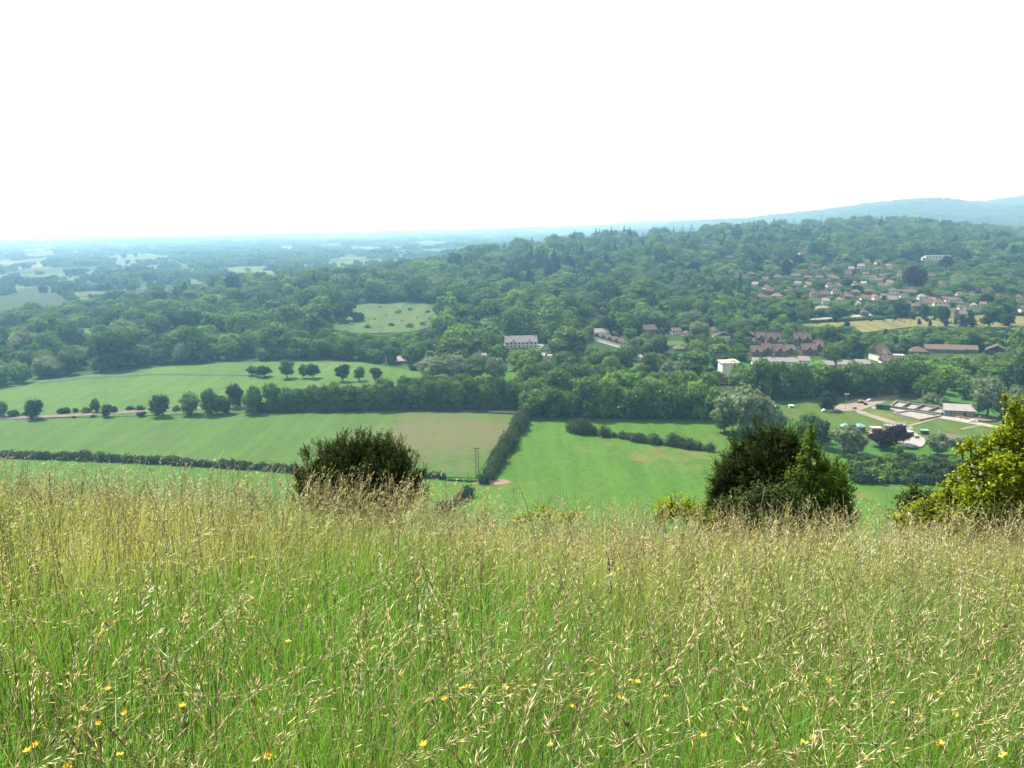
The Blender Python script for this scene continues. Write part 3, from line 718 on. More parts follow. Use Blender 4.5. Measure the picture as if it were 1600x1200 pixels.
hedge([(655, 748), (672, 748), (697, 750)], 2.6, 2.6, "short piece of hedge right of the dark rounded bush", 2, wv=.12)
hedge([(758, 756), (775, 732), (792, 705), (808, 676), (822, 654), (830, 643)], 4.4, 5.0, "tall overgrown hedge running up between the two big fields", 3, wv=.3)
hedge([(892, 676), (905, 678), (925, 680), (940, 681)], 5.0, 4.6, "clump of hedge at the upper end of the pasture hedge", 4, wv=.3)
hedge([(945, 683), (975, 686), (990, 690), (1020, 694), (1060, 699), (1090, 704), (1118, 707)], 5.0, 4.4, "ragged hedge crossing the pasture towards the willow", 5, wv=.42)
hedge([(700, 752), (745, 755), (765, 758)], 1.0, .8, "thin low hedge line in front of the lattice pole", 6, wv=.2)
hedge([(690, 806), (712, 790), (735, 775)], 3.4, 3.0, "dark hedge below the grassy crest, right of the rounded bush", 7, leaf='dark')
hedge([(1225, 508), (1300, 504), (1370, 500), (1450, 494), (1560, 492), (1640, 494)], 3.0, 2.6, "dark straight hedge along the top of the cemetery", 8, leaf='dark', wv=.12, card=.8)

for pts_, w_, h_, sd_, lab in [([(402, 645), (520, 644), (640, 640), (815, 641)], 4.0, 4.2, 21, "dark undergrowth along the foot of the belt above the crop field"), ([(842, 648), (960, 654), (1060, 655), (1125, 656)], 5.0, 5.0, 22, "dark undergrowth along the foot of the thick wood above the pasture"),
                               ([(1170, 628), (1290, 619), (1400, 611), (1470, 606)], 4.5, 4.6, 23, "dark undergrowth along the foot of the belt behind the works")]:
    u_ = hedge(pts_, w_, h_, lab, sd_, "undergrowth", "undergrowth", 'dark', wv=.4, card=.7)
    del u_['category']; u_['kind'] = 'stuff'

# ------------------------------------------------------------------ buildings
def shield(px0, py0, px1, py1, y): SHIELD.append((px0, py0, px1, py1, y))
def house(name, label, px, py, wpx, hpx, wall='white', roof='tile', typ='hip', rz=0.0, dep=None, roofk=.45, chim=1, nwin=4, floors=2, group=None, vis=True, door=True, gables=0, cat="house"):
    """A house from its outline in the photograph: wpx wide, hpx tall from the ground to the ridge; long side towards the viewer."""
    wpx *= .9; p = at(px, py, 450); s = p[1] / FPX; w = wpx * s; h = max(4.2, hpx * s * .98); d = dep or min(9.0, max(5.5, w * .7))
    hw = h * (1 - roofk); hr = h * roofk
    PLACED.append((p[0], p[1], max(w, d) * .5))
    if vis: shield(px - wpx * .36, py - hpx * .98, px + wpx * .36, py - hpx * ((.25 if vis is True else vis) + (.2 if vis < .3 else .1)), p[1])
    face = math.atan2(p[0], p[1])
    t = thing(name, label, cat, p - np.array([0, 0, .25]), rz - face * .6, group)
    e = .35; mb = MB(); mb.box(0, 0, 0, w, d, hw)
    if typ == 'gable':
        for sx in (-1, 1):
            x0, x1 = sx * (w / 2 - .3), sx * w / 2
            mb.add([(x0, -d / 2, hw), (x0, d / 2, hw), (x0, 0, hw + hr * .97), (x1, -d / 2, hw), (x1, d / 2, hw), (x1, 0, hw + hr * .97)], [(0, 1, 2), (3, 5, 4), (0, 3, 4, 1), (1, 4, 5, 2), (2, 5, 3, 0)])
    mb.build("wall", M_[wall], t)
    rb_ = MB()
    A = w / 2 + e; B = d / 2 + e
    rx = A if typ == 'gable' else max(A - B * .9, .2)
    th = .22
    if typ == 'flat':
        rb_.box(0, 0, hw, w + .3, d + .3, max(.4, hr))
    else:
        top = [(-A, -B, hw - .12), (A, -B, hw - .12), (A, B, hw - .12), (-A, B, hw - .12), (-rx, 0, hw + hr), (rx, 0, hw + hr)]
        bot = [(x, y, z - th) for x, y, z in top]
        rb_.add(top + bot, [(0, 1, 5, 4), (2, 3, 4, 5), (1, 2, 5), (3, 0, 4), (7, 6, 10, 11), (9, 8, 11, 10), (8, 7, 11), (6, 9, 10), (0, 6, 7, 1), (1, 7, 8, 2), (2, 8, 9, 3), (3, 9, 6, 0)])
    ro = rb_.build("roof", M_[roof], t)
    for g in range(gables):
        gx = (-w / 2 + w * (g + .5) / gables); gw = min(3.6, w / gables * .72); gz = hw + hr * .62
        gb = MB(); gb.add([(gx - gw / 2, -B - .1, hw - .2), (gx + gw / 2, -B - .1, hw - .2), (gx, -B - .1, gz), (gx - gw / 2, 0, hw - .2), (gx + gw / 2, 0, hw - .2), (gx, 0, gz)], [(0, 1, 2), (3, 5, 4), (0, 2, 5, 3), (1, 4, 5, 2), (0, 3, 4, 1)])
        gb.build("gable", M_[roof], t)
        wb = MB(); wb.add([(gx - gw * .4, -B - .2, hw - .15), (gx + gw * .4, -B - .2, hw - .15), (gx, -B - .2, gz - .5), (gx - gw * .4, -B - .11, hw - .15), (gx + gw * .4, -B - .11, hw - .15), (gx, -B - .11, gz - .5)], [(0, 1, 2), (3, 5, 4), (0, 2, 5, 3), (1, 4, 5, 2), (0, 3, 4, 1)])
        wb.build("gable_front", M_[wall], t)
    for c in range(chim):
        cx = 0 if chim == 1 else -rx * .8 + 1.6 * rx * c / max(1, chim - 1)
        if chim == 1: cx = rx * .6
        cb = MB(); cb.box(cx, .25, hw + hr * .6, .75, .6, hr * .4 + 1.2); cb.box(cx, .25, hw + hr + 1.2, .95, .8, .14)
        cb.lathe(cx, .25, [(.14, hw + hr + 1.34), (.11, hw + hr + 1.75)], 8)
        cb.build("chimney", M_['brick'], ro)
    fz = hw / floors
    for f in range(floors):
        for i in range(nwin):
            wx = -w / 2 + w * (i + .5) / nwin
            if door and f == 0 and i == nwin // 2: continue
            ww, wh = min(1.5, w / nwin * .55), fz * .5
            wm = MB(); wm.box(wx, -d / 2 - .025, fz * f + fz * .32, ww, .06, wh); o = wm.build("window", M_['white' if wall != 'white' else 'grey'], t)
            pm = MB(); pm.box(wx, -d / 2 - .065, fz * f + fz * .32 + .08, ww - .2, .03, wh - .16); pm.build("pane", M_['pane'], o)
    if door:
        i = nwin // 2; wx = -w / 2 + w * (i + .5) / nwin
        dm = MB(); dm.box(wx, -d / 2 - .03, 0.05, 1.0, .08, min(2.2, fz * .8)); dm.build("door", M_['door'], t)
    return t

# big white house with the long grey roof
house("country_house", "long white country house with a brown roof and end gables on a terrace", 814, 542, 56, 19, 'white', 'slate', 'gable', .05, 10, .5, 2, 8, 2, None, .12, True, 2)
house("garden_shed", "small white roofed shed among grey trees below the long white house", 750, 560, 24, 8, 'white', 'grey', 'gable', .2, 6, .45, 0, 2, 1, None, .5, True, 0, "shed")
house("cottage", "small white cottage under the terrace of the long white house", 848, 562, 10, 12, 'white', 'grey', 'gable', -.3, 6, .35, 0, 2, 2, None, .3)
house("cottage", "lower white annexe right of the small white cottage", 859, 563, 9, 7, 'white', 'grey', 'flat', 0, 5, .12, 0, 2, 1, None, .3)
# stepped terrace
p0 = at(952, 540, 450)
for i in range(4):
    house("terraced_house", ["end house of the stepped terrace with white bays, highest and leftmost", "second house down the stepped terrace with grey-brown roof", "third house down the stepped terrace with white upper wall", "lowest house at the right end of the stepped terrace"][i],
          938 + i * 10, 533 + i * 3.0, 12, 15, 'white', 'brown', 'gable', .55, 9, .42, 0, 2, 2, "stepped terraced houses among trees", .1)
house("house", "grey roofed hall behind the stepped terrace", 938, 525, 26, 13, 'cream', 'slate', 'gable', .3, 12, .5, 0, 4, 1, None, .5)
house("house", "brick house with two tall chimneys left of the white bungalow in the trees", 1014, 522, 22, 16, 'brick', 'tile', 'gable', .2, 9, .45, 2, 3, 2, None, .3)
house("bungalow", "white bungalow with orange roof right of the brick house with two chimneys", 1055, 521, 17, 10, 'white', 'tile', 'gable', .3, 8, .45, 1, 3, 1, None, .25)
house("bungalow", "white gabled extension beside the orange roofed bungalow", 1072, 524, 11, 9, 'white', 'tile', 'hip', -.5, 7, .45, 0, 2, 1, None, .25)
house("house", "low brown roofed house behind the bright lawn", 1061, 547, 18, 9, 'brick', 'brown', 'hip', .1, 9, .55, 0, 4, 1, None, .35)
house("house", "house with a white pointed gable left of the red villas, under trees", 1131, 528, 12, 11, 'white', 'tile', 'gable', 1.45, 10, .5, 0, 2, 2, None, .3)
house("house", "low red roofed house beside the white pointed gable", 1121, 527, 14, 8, 'white', 'tile', 'hip', .2, 8, .5, 0, 3, 1, None, .3)
house("house", "white gable house at the left end of the red villas", 1171, 532, 16, 15, 'white', 'tile', 'gable', 1.25, 12, .5, 1, 2, 2, None, .25)
# red brick villas
V_ = "red brick villas in the town"
for px, py, w, h, g, c, lab in [(1187, 534, 15, 17, 1, 2, "tall red villa right behind the white gable house"), (1207, 538, 24, 20, 2, 3, "largest red villa with three chimneys and cream gables"),
                                (1252, 538, 28, 20, 2, 3, "wide red villa with a long roof standing apart on the right of the largest villa"), (1180, 556, 18, 18, 1, 1, "red villa above the left end of the slate terrace"),
                                (1197, 553, 18, 18, 1, 1, "second red villa above the slate terrace"), (1216, 556, 19, 20, 1, 1, "steep brown roofed villa above the middle of the slate terrace"),
                                (1233, 552, 16, 15, 1, 1, "smaller red villa above the slate terrace, next to a white car"), (1262, 553, 24, 18, 1, 2, "dark brown roofed villa at the right of the red villas"), (1277, 548, 16, 18, 1, 1, "red villa at the right end, under a small tree")]:
    house("villa", lab, px, py, w, h, 'brick', 'tile', 'gable', .1, 10, .5, c, 3, 2, V_, .2, True, g)
T_ = "slate roofed terraced houses"
for i, (px, py, w) in enumerate([(1183, 569, 18), (1201, 569, 18), (1219, 569, 18), (1237, 569, 18), (1255, 567, 18), (1290, 573, 24), (1318, 572, 24), (1346, 571, 24)]):
    house("terraced_house", f"slate roofed terraced house, {ordw(i)} from the left in the terrace below the red villas", px, py, w, 12 if i < 5 else 11, 'white', 'slate', 'gable', .03 + .05 * (i % 3), 9, .5, 1, 3, 2, T_, .4)
# the white block at the bridge
p = at(1138, 588, 450)
t = thing("white_block", "tall plain white block with a broken flat roof edge beside the railway bridge", "building", p, 0)
s = p[1] / FPX; w = 27 * s; h = 25 * s; PLACED.append((p[0], p[1], w * .6)); shield(1125, 559, 1142, 574, p[1])
mb = MB(); mb.box(0, 0, 0, w, 12, h - .8); mb.build("wall", M_['white'], t)
mb = MB(); mb.box(0, 0, h - .8, w + 1.2, 13.2, .5); mb.box(-w * .25, -1, h - .3, w * .3, 6, .7); mb.box(w * .2, 1, h - .3, w * .35, 5, .9); mb.box(w * .05, -4, h - .3, 1.2, 1.2, 1.3); mb.build("roof", M_['cream'], t)
for i in range(3):
    mb = MB(); mb.box(w * .5 + .03, -3 + 3 * i, h * .5, .06, 1.6, 1.8); mb.build("window", M_['pane'], t)
p = at(1118, 603, 400)
t = thing("railway_bridge", "dark red girder railway bridge half hidden between trees", "bridge", p + np.array([0, 0, 2.5]), .03)
s = p[1] / FPX; shield(1112, 591, 1142, 600, p[1])
mb = MB(); mb.box(4 * s, 0, 0, 40 * s, 5.5, .7); mb.build("deck", M_['dark'], t)
for yy in (-2.9, 2.9):
    mb = MB(); mb.box(4 * s, yy, .0, 40 * s, .25, 1.9); [mb.box((4 + k * 4) * s, yy - .2 * np.sign(yy), .1, .2, .2, 1.7) for k in range(-4, 5)]; mb.build("girder", M_['rust'], t)
for xx in (-15, 23):
    mb = MB(); mb.box(xx * s, 0, -4.5, 2.2, 5.8, 4.5); mb.build("abutment", M_['brick'], t)
house("house", "white house with steep brown gables and a chimney at the edge of the trees", 1374, 562, 24, 24, 'white', 'brown', 'gable', .5, 11, .5, 2, 3, 2, None, .12, True, 1)
house("house", "low white cottage with a pointed gable in front of the steep gabled white house", 1386, 569, 22, 15, 'white', 'brown', 'gable', .2, 8, .5, 1, 3, 1, None, .2, True, 1)
house("house", "low white flat roofed annexe right of the pointed gable cottage", 1403, 563, 18, 10, 'cream', 'grey', 'flat', 0, 7, .12, 0, 4, 1, None, .3)
house("long_shed", "long low building with a brown sheet roof before the row of dark trees", 1474, 549, 62, 12, 'brick', 'brown', 'gable', .0, 12, .5, 0, 14, 1, None, .2, True, 0, "building")
house("long_shed", "shorter brown roofed wing right of the long low building", 1512, 549, 28, 11, 'brick', 'brown', 'gable', -.05, 12, .5, 0, 6, 1, None, .2, True, 0, "building")
house("house", "low hip roofed brick house left of the long low building", 1433, 551, 30, 11, 'brick', 'tile', 'hip', .1, 12, .6, 0, 5, 1, None, .2)
house("house", "wide gabled house with white barge boards at the right of the long low building", 1557, 553, 28, 16, 'brick', 'tile', 'gable', 1.35, 14, .5, 0, 3, 1, None, .2, True, 1)
# streets above the cemetery
A_ = "houses on the street above the cemetery"; rows = [
    (1203, 463, 16, 11, 'brick', 'tile'), (1214, 468, 16, 10, 'brick', 'tile'), (1272, 463, 15, 11, 'cream', 'tile'), (1288, 463, 17, 13, 'brick', 'tile'), (1306, 463, 16, 12, 'white', 'tile'), (1323, 464, 14, 11, 'brick', 'tile'), (1337, 462, 14, 10, 'brick', 'brown'),
    (1357, 458, 17, 12, 'brick', 'tile'), (1379, 453, 17, 10, 'white', 'brown'), (1395, 458, 17, 11, 'white', 'brown'), (1421, 463, 22, 11, 'brick', 'tile'), (1440, 465, 15, 10, 'cream', 'brown'),
    (1311, 472, 14, 9, 'white', 'tile'), (1326, 470, 14, 9, 'brick', 'tile'), (1352, 469, 16, 10, 'white', 'brown'), (1394, 474, 20, 13, 'brick', 'brown'), (1412, 469, 12, 9, 'white', 'tile'), (1432, 483, 18, 13, 'brick', 'brown'),
    (1449, 481, 18, 12, 'white', 'brown'), (1467, 478, 18, 11, 'white', 'brown'), (1484, 476, 16, 10, 'white', 'brown'), (1478, 482, 12, 11, 'white', 'brown'), (1497, 474, 14, 9, 'white', 'tile')]
for i, (px, py, w, h, wl_, rf) in enumerate(sorted(rows)):
    py += (i * 37 % 7) - 3; w *= .78 + .06 * (i * 5 % 6)
    house("house", f"{dict(brick='brick', cream='cream', white='white')[wl_]} house, {dict(tile='red', brown='dull')[rf]} roof, above the cemetery, {ordw(i)} from the left", px, py, w, h, wl_, ('orange' if i % 4 == 1 else 'tile') if rf == 'tile' else ('slate' if i % 5 == 2 else 'brown'), 'hip' if i % 3 else 'gable', .08 * ((i * 7) % 5 - 2), 8, .45, 1, 3, 2, A_, .25)
B_ = "houses on the upper hillside street"; rows = [
    (1215, 438, 16, 10, 'brick', 'brown'), (1243, 436, 18, 10, 'brick', 'brown'), (1262, 438, 16, 9, 'brick', 'tile'), (1280, 438, 16, 9, 'brick', 'tile'), (1298, 436, 12, 8, 'cream', 'tile'), (1305, 439, 14, 9, 'brick', 'brown'), (1325, 435, 12, 13, 'brick', 'tile'),
    (1364, 437, 12, 7, 'white', 'tile'), (1373, 441, 12, 7, 'cream', 'brown'), (1380, 434, 12, 7, 'white', 'tile'), (1405, 432, 6, 11, 'white', 'tile'), (1414, 436, 10, 8, 'white', 'brown'), (1455, 437, 15, 12, 'brick', 'tile'), (1352, 432, 10, 8, 'white', 'tile')]
for i, (px, py, w, h, wl_, rf) in enumerate(sorted(rows)):
    house("house", f"{dict(brick='red brick', cream='cream', white='white')[wl_]} house with {dict(tile='red', brown='brown')[rf]} roof on the upper street, {ordw(i)} from the left", px, py, w, h, wl_, rf, 'hip' if w > 12 else 'gable', .07 * ((i * 5) % 5 - 2), 8, .45, 1, 3, 2, B_, .25)
for px, py, w, h, wl_, rf, lab in [(1252, 399, 9, 8, 'white', 'tile', "white house alone in the woods high on the left of the upper street"), (1258, 396, 8, 9, 'cream', 'tile', "cream house tucked behind the white hillside house"), (1303, 407, 8, 5, 'cream', 'tile', "tiny cream house alone in the hillside wood"), (1352, 411, 12, 6, 'cream', 'tile', "low red roofed house above the upper street"), (1372, 413, 10, 8, 'cream', 'tile', "cream gabled house above the upper street"),
                                   (920, 374, 8, 4.5, 'white', 'grey', "small white house on the wooded skyline left of the tall firs"), (846, 383, 18, 5, 'cream', 'tile', "pale long house at the left end of the wooded ridge"), (1103, 388, 12, 7, 'brick', 'tile', "brown house among trees below the ridge"), (1140, 406, 12, 7, 'brick', 'tile', "red roofed house among trees below the ridge, right of the brown one"), (1198, 412, 8, 6, 'brick', 'tile', "small orange house at the edge of the hillside wood"),
                                   (1173, 432, 13, 8, 'brick', 'tile', "red brick house beside the dark round tree on the hillside"), (1190, 468, 18, 9, 'brick', 'brown', "low brown roofed house at the left end of the town"), (1197, 452, 8, 7, 'white', 'brown', "small white house at the left end of the town"), (1564, 464, 20, 7, 'cream', 'tile', "long cream house in trees at the right of the town"), (1592, 468, 14, 8, 'cream', 'tile', "cream house at the right edge in trees"), (1598, 488, 12, 12, 'white', 'tile', "white gable house at the right edge above the cemetery"),
                                   (1588, 373, 14, 6, 'white', 'tile', "white house high in the wood at the right edge"), (1285, 484, 22, 7, 'cream', 'slate', "low grey flat building at the left above the cemetery"), (1112, 518, 10, 6, 'white', 'brown', "small white house in the trees left of the pointed gable"), (998, 562, 10, 6, 'white', 'slate', "little white house half hidden behind the thick wood")]:
    house("house", lab, px, py, w, h, wl_, rf, 'gable' if w < 14 else 'hip', .2, 8, .42, 1, 2, 2, None, .25)
E_ = "small houses among the gardens above the cemetery"; re_ = random.Random(6)
for i, (px, py) in enumerate(sorted([(1290, 474), (1340, 478), (1367, 468), (1381, 465), (1405, 484), (1419, 478), (1456, 472), (1475, 470), (1501, 484), (1509, 488), (1246, 446), (1262, 449), (1310, 449), (1336, 446), (1390, 445), (1420, 447), (1437, 447), (1470, 449), (1521, 480), (1536, 478), (1232, 456), (1500, 462), (1518, 466), (1296, 449), (1350, 446), (1180, 448), (1196, 440), (1330, 424), (1345, 420), (1388, 420), (1290, 424), (1270, 420)])):
    a_, b_ = re_.choice([('white', 'tile'), ('white', 'brown'), ('brick', 'tile'), ('white', 'orange'), ('cream', 'slate')])
    house("house", f"small {a_} garden house above the cemetery, {ordw(i)} from the left", px, py, re_.uniform(8, 12), re_.uniform(7, 9.5), a_, b_, re_.choice(['hip', 'gable']), re_.uniform(-.5, .5), 7, .45, 1, 2, 2, E_, .4)
house("white_mansion", "long white building high on the wooded hill, brightest thing there", 1466, 408, 42, 9, 'white', 'grey', 'flat', .02, 12, .12, 0, 9, 2, None, .1, True, 0, "building")
house("white_mansion", "lower white wing left of the long white hillside building", 1446, 407, 12, 7, 'white', 'grey', 'hip', .02, 10, .3, 0, 3, 1, None, .1, True, 0, "building")
# cemetery
p = at(1491, 499, 450); s = p[1] / FPX; shield(1485, 478, 1497, 495, p[1])
t = thing("stone_chapel", "grey stone cemetery chapel with a square tower by the street", "chapel", p, .2)
mb = MB(); mb.box(0, 0, 0, 4.4, 4.4, 8.5); mb.build("tower", M_['stone'], t)
mb = MB(); mb.box(0, 0, 8.5, 5.0, 5.0, .5); [mb.box(x * 2.1, y * 2.1, 9.0, .8, .8, .9) for x in (-1, 0, 1) for y in (-1, 0, 1) if x or y]; mb.build("parapet", M_['stone'], t)
mb = MB(); mb.box(7, .5, 0, 9, 6, 5); mb.build("nave", M_['stone'], t)
mb = MB(); mb.add([(2.5, -2.9, 5), (11.8, -2.9, 5), (11.8, 3.9, 5), (2.5, 3.9, 5), (2.5, .5, 8.4), (11.8, .5, 8.4)], [(0, 1, 5, 4), (2, 3, 4, 5), (1, 2, 5), (3, 0, 4), (3, 2, 1, 0)]); mb.build("roof", M_['slate'], t)
for z in (2.6, 5.8):
    mb = MB(); mb.box(0, -2.22, z, 1, .06, 1.8); mb.build("window", M_['pane'], t)
house("gatehouse", "small brick cemetery gatehouse beside a dark tree by the pale road", 1350, 494, 12, 12, 'brick', 'tile', 'hip', .1, 6, .4, 1, 2, 2, None, .2)
C_ = "clipped dark yews in the cemetery"; rb = random.Random(8)
for i, (px, b, t_, w) in enumerate(sorted([(1277, 506, 500, 6), (1304, 504, 494, 7), (1323, 512, 502, 9), (1361, 503, 498, 5), (1398, 500, 492, 6), (1427, 500, 491, 5), (1436, 508, 499, 5), (1448, 503, 495, 7), (1453, 510, 501, 5), (1493, 508, 496, 5), (1478, 510, 499, 7), (1503, 510, 493, 9), (1509, 511, 500, 5), (1519, 512, 502, 6), (1335, 499, 495, 4)])):
    single('cypress' if t_ < b - 8 else 'bush2', px, b, t_, w, f"small dark yew on the parched cemetery grass, {ordw(i)} from the left", "cemetery_yew", C_, False)
for key, px, b, t_, w, lab in [('broad7', 1408, 497, 470, 28, "big round dark tree in front of the street above the cemetery"), ('broad7', 1441, 499, 475, 18, "dark reddish tree at the cemetery hedge beside the chapel"), ('broad7', 1471, 505, 478, 20, "dark tree just left of the stone chapel"), ('broad3', 1460, 501, 482, 7, "narrow dark tree left of the chapel"),
                               ('broad4', 1372, 500, 492, 18, "wide low cedar casting a shadow on the cemetery grass"), ('fir1', 1516, 508, 484, 16, "dark conifer in the cemetery right of the chapel"), ('broad8', 1546, 513, 482, 30, "dark broad tree at the right end of the cemetery"), ('broad7', 1575, 510, 490, 26, "dark low tree at the far right of the cemetery"), ('cypress', 1353, 494, 483, 5, "thin dark cypress beside the brick gatehouse"),
                               ('golden', 1259, 470, 459, 13, "golden yellow tree at the left of the street above the cemetery"), ('golden', 1398, 429, 417, 10, "golden yellow tree high on the upper street"), ('golden', 1448, 463, 446, 10, "golden tree right of the red brick house above the cemetery"), ('golden', 1432, 461, 452, 6, "small golden tree beside the red brick house"), ('golden', 1230, 419, 404, 18, "wide golden tree at the left of the upper street"), ('golden', 941, 492, 480, 10, "yellow tree alone in the dark wood behind the stepped terrace"),
                               ('copper', 1428, 455, 418, 30, "big dark purple beech above the street"), ('copper', 1228, 434, 407, 18, "dark purple beech at the left of the upper street"), ('copper', 1478, 424, 402, 22, "purplish tree below the long white hillside building"), ('poplar', 985, 522, 493, 20, "dark pointed tree right of the stepped terrace"), ('poplar', 1155, 470, 430, 8, "tall narrow poplar on the hillside"), ('poplar', 1167, 470, 436, 9, "narrow poplar right of the tallest one"),
                               ('fir0', 788, 396, 378, 7, "single spiky conifer on the wooded skyline"), ('fir0', 1066, 372, 351, 8, "first of three tall firs on the skyline"), ('fir1', 1080, 372, 350, 10, "broadest of the three tall firs on the skyline"), ('fir0', 1005, 376, 361, 8, "tall fir alone on the skyline left of the three firs"), ('fir0', 1283, 356, 338, 8, "tall dark fir standing above the ridge on the right"), ('fir1', 1240, 358, 341, 9, "fir above the ridge left of the tall dark one"), ('broad8', 366, 462, 429, 24, "tallest dark tree on the left wood's skyline"), ('fir1', 275, 468, 449, 12, "dark conifers' leading tree on the left wood's skyline")]:
    single(key, px, b, t_, w, lab, {'g': 'golden_tree', 'c': 'copper_beech' if key == 'copper' else 'cypress_tree', 'p': 'poplar_tree', 'f': 'conifer_tree'}.get(key[0], 'broadleaf_tree'), None, False)
    pt = at(px, b); shield(px - w * .45, t_, px + w * .45, b - (b - t_) * .4, pt[1])
K_ = "gravestones scattered on the cemetery grass"; stone0 = None
rb = random.Random(21); gm = MB(); gm.box(0, 0, -.2, .9, .25, 1.2); gm.tube([(0, -.13, .95), (0, .13, .95)], .45, 10); gmesh = gm.mesh("gravestone", M_['stone'])
for i in range(70):
    px = rb.uniform(1370, 1540); py = rb.uniform(495, 505) + (px - 1370) * .015
    o = obj("gravestone", gmesh, loc=at(px, py, 450)); o.rotation_euler = (0, 0, rb.uniform(-.3, .3)); sc = rb.uniform(.8, 1.5); o.scale = (sc, sc, sc)
    tag(o, "small grey gravestone on the parched cemetery grass", "gravestone", K_)

# ------------------------------------------------------------------ sewage works
for poly, m, nm in [([(1215, 640), (1300, 620), (1390, 606), (1440, 606), (1482, 618), (1482, 640), (1560, 655), (1600, 668), (1600, 690), (1440, 690), (1360, 685), (1250, 668)], G_LAWN, "works_lawn"),
                    ]:
    drape(nm, poly, m, 4, .25, ell([(1360, 645, 18, 6, .6), (1400, 655, 40, 8, .45), (1425, 675, 30, 6, .4)], 8), 250)
def flat(nm, poly, m, off=.35): return drape(nm, poly, m, 3, off, None, 250)
flat("gravel_yard", [(1298, 640), (1318, 630), (1335, 625), (1370, 620), (1405, 614), (1404, 622), (1372, 633), (1345, 642), (1300, 645)], M_['gravel'])
flat("concrete_lane", [(1362, 637), (1390, 639), (1466, 650.5), (1505, 656), (1560, 668), (1556, 671), (1500, 661), (1460, 654), (1388, 642), (1362, 640)], M_['conc'], .45)
flat("footpath", [(1335, 642), (1345, 643), (1424, 668), (1428, 672), (1415, 672), (1340, 647)], M_['gravel'], .4)
flat("footpath", [(1406, 669), (1470, 652), (1473, 653), (1412, 671)], M_['gravel'], .4)
flat("footpath", [(1500, 671), (1530, 666), (1532, 667), (1503, 673)], M_['gravel'], .4)
flat("works_yard", [(1355, 676), (1420, 672), (1450, 690), (1440, 700), (1370, 694)], M_['conc'], .4)
flat("soil_strip", [(1416, 615), (1420, 615), (1440, 626), (1436, 626)], M_['soil'], .45)
def basin(name, label, c, wall_h, fill, dividers, wt=.5):
    """An open rectangular tank from its four top corners in the photograph."""
    P = [at(*q, ymin=250) for q in c]; o0 = P[0].copy(); z = min(p[2] for p in P) + .45; t = thing(name, label, "tank", (o0[0], o0[1], z))
    Q = [np.array([p[0] - o0[0], p[1] - o0[1]]) for p in P]
    def wallseg(nm, a, b, h, wd, m, par, lift=0.0):
        d = b - a; L = np.linalg.norm(d); mb = MB(); mid = (a + b) / 2
        mb.box(mid[0], mid[1], -.4 + lift, L, wd, h + .4, math.atan2(d[1], d[0])); return mb.build(nm, m, par)
    for i in range(4):
        a, b = Q[i], Q[(i + 1) % 4]; d = (b - a) / np.linalg.norm(b - a)
        sh = wt / 2 * (1 if i % 2 == 0 else -1)
        wallseg("side_wall", a - d * sh, b + d * sh, wall_h - (.004 if i % 2 else 0), wt, M_['conc'], t)
    mb = MB(); n = [(q[0], q[1], .25) for q in Q] + [(q[0], q[1], -.3) for q in Q]
    mb.add(n, [(0, 1, 2, 3), (7, 6, 5, 4), (0, 4, 5, 1), (1, 5, 6, 2), (2, 6, 7, 3), (3, 7, 4, 0)]); mb.build("bed", M_[fill], t)
    for f in dividers:
        a = Q[0] + (Q[1] - Q[0]) * f; b = Q[3] + (Q[2] - Q[3]) * f; d = (b - a) * .02
        wallseg("divider", a + d, b - d, wall_h * 1.25, .7, M_['concd'], t, 0)
    return t
basin("filter_tank", "long rectangular concrete tank of four bays with dark dividers at the works", [(1391, 638), (1470, 650), (1487, 644), (1401, 629.5)], 1.3, 'bed', (.24, .49, .75))
basin("settling_tank", "smaller sunken rectangular concrete tank in front of the four bay tank", [(1396, 648.5), (1437, 659), (1469, 652.5), (1421, 644.5)], 1.0, 'bed', (), .7)
p = at(1531, 655.5, 250); r = 25 * p[1] / FPX
t = thing("round_filter_bed", "round filter bed with a low dark rim beside the yellow shrub", "tank", p)
mb = MB(); prof = [(r, -.4), (r, 1.3), (r - .35, 1.3), (r - .35, -.4)]; mb.lathe(0, 0, prof, 40); mb.f = [f for f in mb.f if len(f) == 4]; mb.build("rim", M_['concd'], t)
mb = MB(); mb.lathe(0, 0, [(r - .36, .2), (r - .36, .6)], 40); mb.build("bed", M_['soil'], t)
mb = MB(); mb.lathe(0, 0, [(.4, .6), (.4, 1.9)], 12); mb.build("centre_column", M_['steel'], t)
for a in (0.4, 0.4 + math.pi):
    mb = MB(); mb.tube([(0, 0, 1.6), (math.cos(a) * (r - .6), math.sin(a) * (r - .6), 1.0)], .1, 6); mb.build("spray_arm", M_['steel'], t)
for i, (px, py, lab) in enumerate([(1374, 640, "left one of the two dark green steel kiosks by the four bay tank"), (1384.5, 641, "right one of the two dark green steel kiosks by the four bay tank")]):
    p = at(px, py, 250); t = thing("steel_kiosk", lab, "kiosk", p + np.array([0, 0, .2]), -.25, "green steel kiosks")
    mb = MB(); mb.box(0, 0, 0, 3.4, 2.6, 2.7); mb.build("cabinet", M_['green'], t)
    mb = MB(); mb.box(0, 0, 2.7, 3.7, 2.9, .15); mb.build("lid", M_['green'], t)
    for x in (-.8, .8):
        mb = MB(); mb.box(x, -1.33, .2, 1.3, .06, 2.2); d = mb.build("door", M_['green'], t); mb = MB(); mb.box(x + .4 * (-1 if x > 0 else 1), -1.39, 1.2, .06, .06, .3); mb.build("handle", M_['steel'], d)
